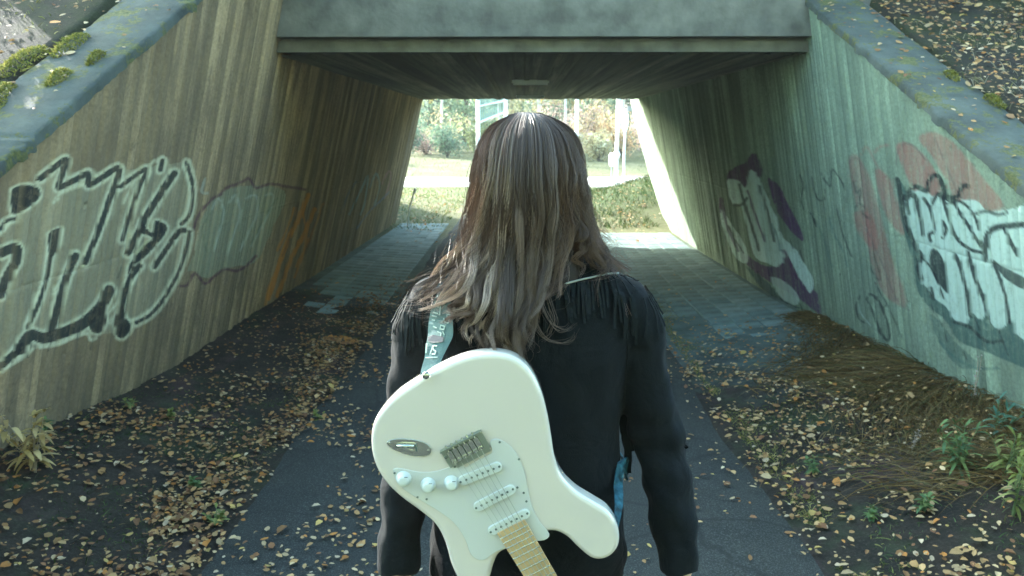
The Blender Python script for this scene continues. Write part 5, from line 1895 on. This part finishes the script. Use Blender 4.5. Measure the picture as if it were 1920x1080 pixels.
OUT = Vector((0, -1, 0))
BR0 = gp(873, 841)
def gl(u, v, o=0.0):  # metres along neck, across, out of the face
    return BR0 + NV * u + PV * v + OUT * o
def disc(name, c, rad, h, mat, parent, n=24, prof=None):
    mb = MB()
    prof = prof or [(rad, 0), (rad, h * .8), (rad * .9, h), (0.0001, h)]
    V = []
    for r_, hh in prof:
        for i in range(n):
            a = 2 * math.pi * i / n
            V.append(Vector(c) + Vector((r_ * math.cos(a), 0, r_ * math.sin(a))) + OUT * hh)
    F = []
    for k in range(len(prof) - 1):
        for i in range(n):
            F.append((k * n + i, k * n + (i + 1) % n, (k + 1) * n + (i + 1) % n, (k + 1) * n + i))
    mb.add(V, F)
    return mb.build(name, mat, parent, smooth=True)
GF = .0022
for px, py in ((757, 897), (803, 909), (847, 905)):
    k = disc('knob', gp(px, py, GF), .012, .013, M['knob'], gtr, prof=[(.0140, 0), (.0138, .002), (.0105, .004), (.0095, .0125), (.0085, .0138), (.0045, .0142), (.0001, .0142)])
    MB().box(gp(px, py, GF + .0145) + Vector((.004, 0, .002)), (.006, .0006, .0012)).build('knob_mark', M['dark'], gtr)
for px, py in ((740, 887), (853, 875), (937, 829), (973, 861), (982, 924), (970, 914), (783, 932), (800, 936), (987, 940)):
    disc('screw', gp(px, py, GF), .0022, .0008, M['dark'], gtr, n=10)
Rg = Matrix.Rotation(math.atan2(.486, .874), 4, 'Y').inverted()
def gbox(u, v, o, du, dv, do):
    """box aligned with the neck: du along neck, dv across, do outwards"""
    c = gl(u, v, o)
    V = []
    for a in (-.5, .5):
        for b in (-.5, .5):
            for d in (-.5, .5):
                V.append(c + NV * du * a + PV * dv * b + OUT * do * d)
    F = [(0, 1, 3, 2), (4, 6, 7, 5), (0, 4, 5, 1), (2, 3, 7, 6), (0, 2, 6, 4), (1, 5, 7, 3)]
    return V, F
mb = MB(); mb.add(*gbox(0, 0, .0022, .036, .082, .004)).add(*gbox(-.0175, 0, .0065, .003, .082, .010))
mb.add(*gbox(.018, .004, .002, .012, .068, .0035))
br = mb.build('bridge', M['steel'], gtr)
for k in range(6):
    v = -.0265 + .0106 * k
    s = MB(); s.add(*gbox(.000, v, .0075, .024, .0088, .0045)).add(*gbox(.009, v, .0105, .005, .0086, .0035))
    s.build('saddle', M['chrome'], gtr)
    MB().tube([gl(-.024, v, .0085), gl(-.012, v, .0085)], .0016, 8).build('saddle_screw', M['chrome'], gtr)
    MB().tube([gl(.009, v, .0128), gl(.32, v * .72, .0135), gl(.56, v * .62, .0135)], .00045 + .00007 * k, 5, cap=True).build('string', M['string'], gtr)
disc('screw', gl(-.004, -.037, .0045), .0028, .0022, M['dark'], gtr, n=12)
# pickups: rounded white covers with six pole pieces
def pickup(u, ang, off=0):
    ca, sa = math.cos(ang), math.sin(ang)
    mb = MB(); V = []
    n = 12; hw, r_ = .033, .009
    loopp = []
    for sgn in (1, -1):
        for i in range(n + 1):
            a = -math.pi / 2 + math.pi * i / n
            loopp.append((sgn * (r_ * math.sin(a)), sgn * (hw + r_ * math.cos(a))))
    for o in (GF, GF + .0040, GF + .0048):
        k = .94 if o > GF + .0045 else 1
        for a, b in loopp:
            uu, vv = a * k, b * k
            V.append(gl(u + uu * ca + vv * sa, off + vv * ca - uu * sa, o))
    m_ = len(loopp); F = []
    for q in range(2):
        for i in range(m_):
            F.append((q * m_ + i, q * m_ + (i + 1) % m_, (q + 1) * m_ + (i + 1) % m_, (q + 1) * m_ + i))
    F.append(tuple(2 * m_ + i for i in range(m_)))
    mb.add(V, F)
    pu = mb.build('pickup', M['knob'], gtr)
    for k in [-3.55] + list(np.arange(-2.5, 3)) + [3.55]:
        vv = k * .0106
        disc('pole_piece', gl(u + vv * sa, off + vv * ca, GF + .0046), .0022, .0012, M['dark'], gtr, n=10)
pickup(.052, .10); pickup(.105, 0.0); pickup(.158, 0.0)
# jack plate
jp = [(725, 829), (738, 823), (757, 822), (778, 824), (796, 829), (806, 836), (809, 844), (805, 852), (792, 855), (772, 854), (752, 848), (735, 840)]
jk_ = plate('jack_plate', jp, YG - .0022, YG - .0002, M['chrome'], gtr, bev=.0008, seg=2, nsub=4)
cup = [(736, 833), (748, 829), (768, 829), (780, 831), (783, 842), (785, 851), (772, 850), (755, 845), (742, 838)]
mbc = MB()
pc = smooth_poly(cup, 4)
V = [Vector(gp(p[0], p[1], .0026)) for p in pc]
cen = Vector(gp(776, 838, -.006))
V2 = [v.lerp(Vector((cen.x, cen.y, cen.z)), .35) + Vector((0, .0, 0)) for v in V]
V3 = [v.lerp(cen, .7) for v in V]
for v in V2: v.y = YG - .0035
for v in V3: v.y = YG - .0026
n = len(V)
F = [(i, (i + 1) % n, n + (i + 1) % n, n + i) for i in range(n)] + [(n + i, n + (i + 1) % n, 2 * n + (i + 1) % n, 2 * n + i) for i in range(n)] + [tuple(2 * n + i for i in range(n))]
mbc.add(V + V2 + V3, F); mbc.build('jack_cup', M['chrome'], gtr, smooth=True)
MB().tube([gp(779, 833, .003), gp(781, 846, .003)], .0022, 8).build('jack_socket', M['dark'], gtr)
MB().tube([gp(744, 836, .0045), gp(776, 836.5, .0045)], .0028, 10).build('jack_tube', M['chrome'], gtr, smooth=True)
for px, py in ((730, 831), (803, 845)):
    disc('screw', gp(px, py, .0024), .0022, .0008, M['chrome'], gtr, n=10)
# neck, fretboard, frets, headstock (below the frame)
mb = MB()
V = []; secs = [(.175, .028), (.56, .0215)]
for u, w in secs:
    for a in np.linspace(0, math.pi, 9):
        V.append(gl(u, w * math.cos(a), .006 - .020 * math.sin(a)))
F = [(i, i + 1, 9 + i + 1, 9 + i) for i in range(8)] + [(8, 0, 9, 17), tuple(range(8, -1, -1)), tuple(range(9, 18))]
mb.add(V, F); mb.build('neck', M['maple'], gtr, smooth=False)
mb = MB(); V = []
for u, w in ((.165, .028), (.56, .0215)):
    V += [gl(u, -w, .006), gl(u, w, .006), gl(u, w, .011), gl(u, -w, .011)]
mb.add(V, [(0, 3, 2, 1), (4, 5, 6, 7), (0, 1, 5, 4), (1, 2, 6, 5), (2, 3, 7, 6), (3, 0, 4, 7)]); mb.build('fretboard', M['maple'], gtr)
for k in range(1, 22):
    u = .56 - .56 * (1 - 2 ** (-k / 12)) * 1.0
    if u < .17: break
    w = np.interp(u, [.165, .56], [.028, .0215])
    MB().tube([gl(u, -w, .0113), gl(u, w, .0113)], .0011, 5).build('fret', M['chrome'], gtr)
hs = [(.56, -.022), (.58, -.024), (.61, -.036), (.66, -.038), (.72, -.036), (.745, -.022), (.735, .004), (.70, .022), (.66, .026), (.60, .025), (.56, .022)]
mb = MB(); V = [gl(u, v, .002) for u, v in hs] + [gl(u, v, -.012) for u, v in hs]; n = len(hs)
mb.add(V, [tuple(range(n)), tuple(range(2 * n - 1, n - 1, -1))] + [(i, n + i, n + (i + 1) % n, (i + 1) % n) for i in range(n)]); mb.build('headstock', M['maple'], gtr)
for k in range(6):
    MB().tube([gl(.59 + k * .024, .02, .001), gl(.59 + k * .024, .045, -.003)], .003, 6).tube([gl(.59 + k * .024, .040, -.003), gl(.59 + k * .024, .052, -.003)], .006, 8).build('tuning_peg', M['chrome'], gtr)

# ------------------------------------------------------------------ strap
def strap_mat():
    m = NT('teal_strap_cloth')
    a = m.ramp(m.noise(28, 5, .6), [(.35, (.04, .09, .088)), (.6, (.085, .15, .142))])
    m.base(a).set(Roughness=.8); m.bump(m.noise(300, 2), .3, .002)
    return m.m
M['strap'] = strap_mat()
M['strap_light'] = simple('pale_strap_web', (.36, .47, .43), .8, .3, nscale=50, var=.15)
M['print'] = simple('pale_print', (.28, .36, .32), .7, .3, nscale=90, var=.12)
M['strap_blue'] = simple('blue_strap_web', (.015, .07, .10), .8, .3, nscale=70, var=.8)
M['black'] = simple('black_buckle', (.012, .014, .016), .4, .5)
def sp(px, py, extra=0.0):
    # the strap lies on the jacket above and stands off to the guitar face's edge below
    p_, n_ = on_jacket(px, py, .010)
    q = ony(px, py, YG + GT * .45)
    t = min(1, max(0, (py - 600) / 100.0))
    y = p_.y * (1 - t) + q[1] * t - extra
    return Vector(ony(px, py, y))
left_e = [(822, 545), (814, 562), (806, 590), (803, 612), (802, 630), (798, 650), (796, 670), (790, 692), (785, 718)]
right_e = [(846, 548), (846, 565), (848, 588), (849, 608), (849, 630), (841, 648), (830, 670), (820, 694), (808, 711)]
le = smooth_poly(left_e, 4, closed=False); re_ = smooth_poly(right_e, 4, closed=False)
mb = MB(); V = []
for a, b in zip(le, re_):
    for k in range(5):
        q = a + (b - a) * k / 4
        V.append(sp(q[0], q[1], .001 * math.sin(k / 4 * math.pi)))
for i in range(len(V)): pass
nrow = len(le)
top_n = len(V)
V2 = [v + Vector((0, .0022, 0)) for v in V]
F = []
for i in range(nrow - 1):
    for k in range(4):
        a = i * 5 + k
        F.append((a, a + 1, a + 6, a + 5)); F.append((top_n + a, top_n + a + 5, top_n + a + 6, top_n + a + 1))
for i in range(nrow - 1):
    a = i * 5; F.append((a, a + 5, top_n + a + 5, top_n + a)); a = i * 5 + 4; F.append((a, top_n + a, top_n + a + 5, a + 5))
mb.add(V + V2, F)
strap = mb.build('strap', M['strap'], gtr, smooth=False)
# strap over the shoulder to the front and round under the right arm to the horn
front = [sp(834, 548), Vector((-.115, 1.50, 1.385)), Vector((-.105, 1.56, 1.385)), Vector((-.08, 1.63, 1.32)), Vector((.0, 1.665, 1.20)), Vector((.09, 1.67, 1.08)), Vector((.18, 1.63, .99)), Vector((.215, 1.555, .96)), Vector(ony(1158, 862, 1.50)), Vector(ony(1159, 905, 1.46)), Vector(ony(1160, 950, 1.40)), Vector(ony(1150, 1000, YG + GT * .5)), Vector(ony(1138, 1030, YG + GT * .5))]
fp = smooth_poly([tuple(p) for p in front], 5, closed=False)
V = []
for i, p in enumerate(fp):
    p = Vector(p); t_ = (Vector(fp[min(i + 1, len(fp) - 1)]) - Vector(fp[max(i - 1, 0)])).normalized()
    h = bvh.find_nearest(p)
    nn = h[1] if h[0] is not None else Vector((0, -1, 0))
    if (p - h[0]).dot(nn) < .004: p = h[0] + nn * .006
    w = .021 if i < len(fp) * .55 else .021 - .010 * (i / len(fp) - .55) / .45
    if i > len(fp) * .62:
        sd = Vector((.6, .8, 0)).normalized()
    else:
        sd = nn.cross(t_).normalized()
    n2 = sd.cross(t_).normalized() * .0011
    V += [p - sd * w - n2, p + sd * w - n2, p + sd * w + n2, p - sd * w + n2]
F = [(3, 2, 1, 0), tuple(len(V) - 4 + j for j in range(4))]
for i in range(len(fp) - 1):
    for j in range(4):
        F.append((4 * i + j, 4 * i + (j + 1) % 4, 4 * i + 4 + (j + 1) % 4, 4 * i + 4 + j))
mb = MB(); mb.add(V, F); mb.build('front_strap', M['strap_blue'], gtr)
# buckle, lettering and the diamond end
def patch(name, pts, mat, ex):
    b = MB(); V = [sp(x, y, ex) for x, y in pts]; V2 = [v + Vector((0, .0016, 0)) for v in V]; n = len(V)
    b.add(V + V2, [tuple(range(n)), tuple(range(2 * n - 1, n - 1, -1))] + [(i, n + i, n + (i + 1) % n, (i + 1) % n) for i in range(n)])
    return b.build(name, mat, gtr)
patch('buckle', [(802, 632), (812, 628), (832, 632), (830, 641), (812, 643), (802, 640)], M['black'], .004)
def stroke_patch(pts, w, mat=None):
    for a, b in zip(pts[:-1], pts[1:]):
        A2, B2 = np.array(a, float), np.array(b, float)
        d = (B2 - A2); L = np.hypot(*d); n = np.array([-d[1], d[0]]) / L * w / 2; e = d / L * w * .3
        patch('lettering', [A2 - n - e, B2 - n + e, B2 + n + e, A2 + n - e], mat or M['print'], .0032)
stroke_patch([(800, 645), (799, 661)], 3)                     # 1
stroke_patch([(812, 648), (806, 664)], 1.8)                   # /
stroke_patch([(819, 649), (814, 648), (811, 652), (813, 656), (817, 659), (815, 664), (810, 664)], 2.0)   # S
stroke_patch([(798, 671), (820, 670)], 1.4)
stroke_patch([(838, 584), (845, 586)], 2.2); stroke_patch([(844, 590), (838, 590), (838, 597), (844, 598)], 1.7)
stroke_patch([(832, 597), (834, 604), (840, 606), (842, 600)], 2.0)
stroke_patch([(826, 610), (833, 612), (832, 618), (825, 617), (826, 610)], 1.8)
stroke_patch([(820, 622), (827, 625), (826, 630)], 1.8); stroke_patch([(830, 622), (833, 628)], 1.6)
stroke_patch([(812, 586), (820, 588)], 2.4); stroke_patch([(810, 592), (818, 594)], 2.2); stroke_patch([(810, 600), (815, 601)], 2.2)
stroke_patch([(826, 572), (824, 590)], 2.4); stroke_patch([(816, 572), (822, 576)], 2.2)
stroke_patch([(812, 612), (818, 615)], 1.8)
disc('strap_button', gp(799, 703, .004), .0065, .006, M['chrome'], gtr, n=18)

# ------------------------------------------------------------------ thin autumn haze
hz = MB().box((0, 95, 19), (440, 210, 40.5))
M['haze'] = bpy.data.materials.new('haze')
M['haze'].use_nodes = True
ht = M['haze'].node_tree
ht.nodes.remove(ht.nodes['Principled BSDF'])
pv = ht.nodes.new('ShaderNodeVolumePrincipled')
pv.inputs['Color'].default_value = (.92, .97, .95, 1)
pv.inputs['Density'].default_value = .0007
ht.links.new(pv.outputs[0], ht.nodes['Material Output'].inputs['Volume'])
tag(hz.build('haze', M['haze']), kind='stuff')
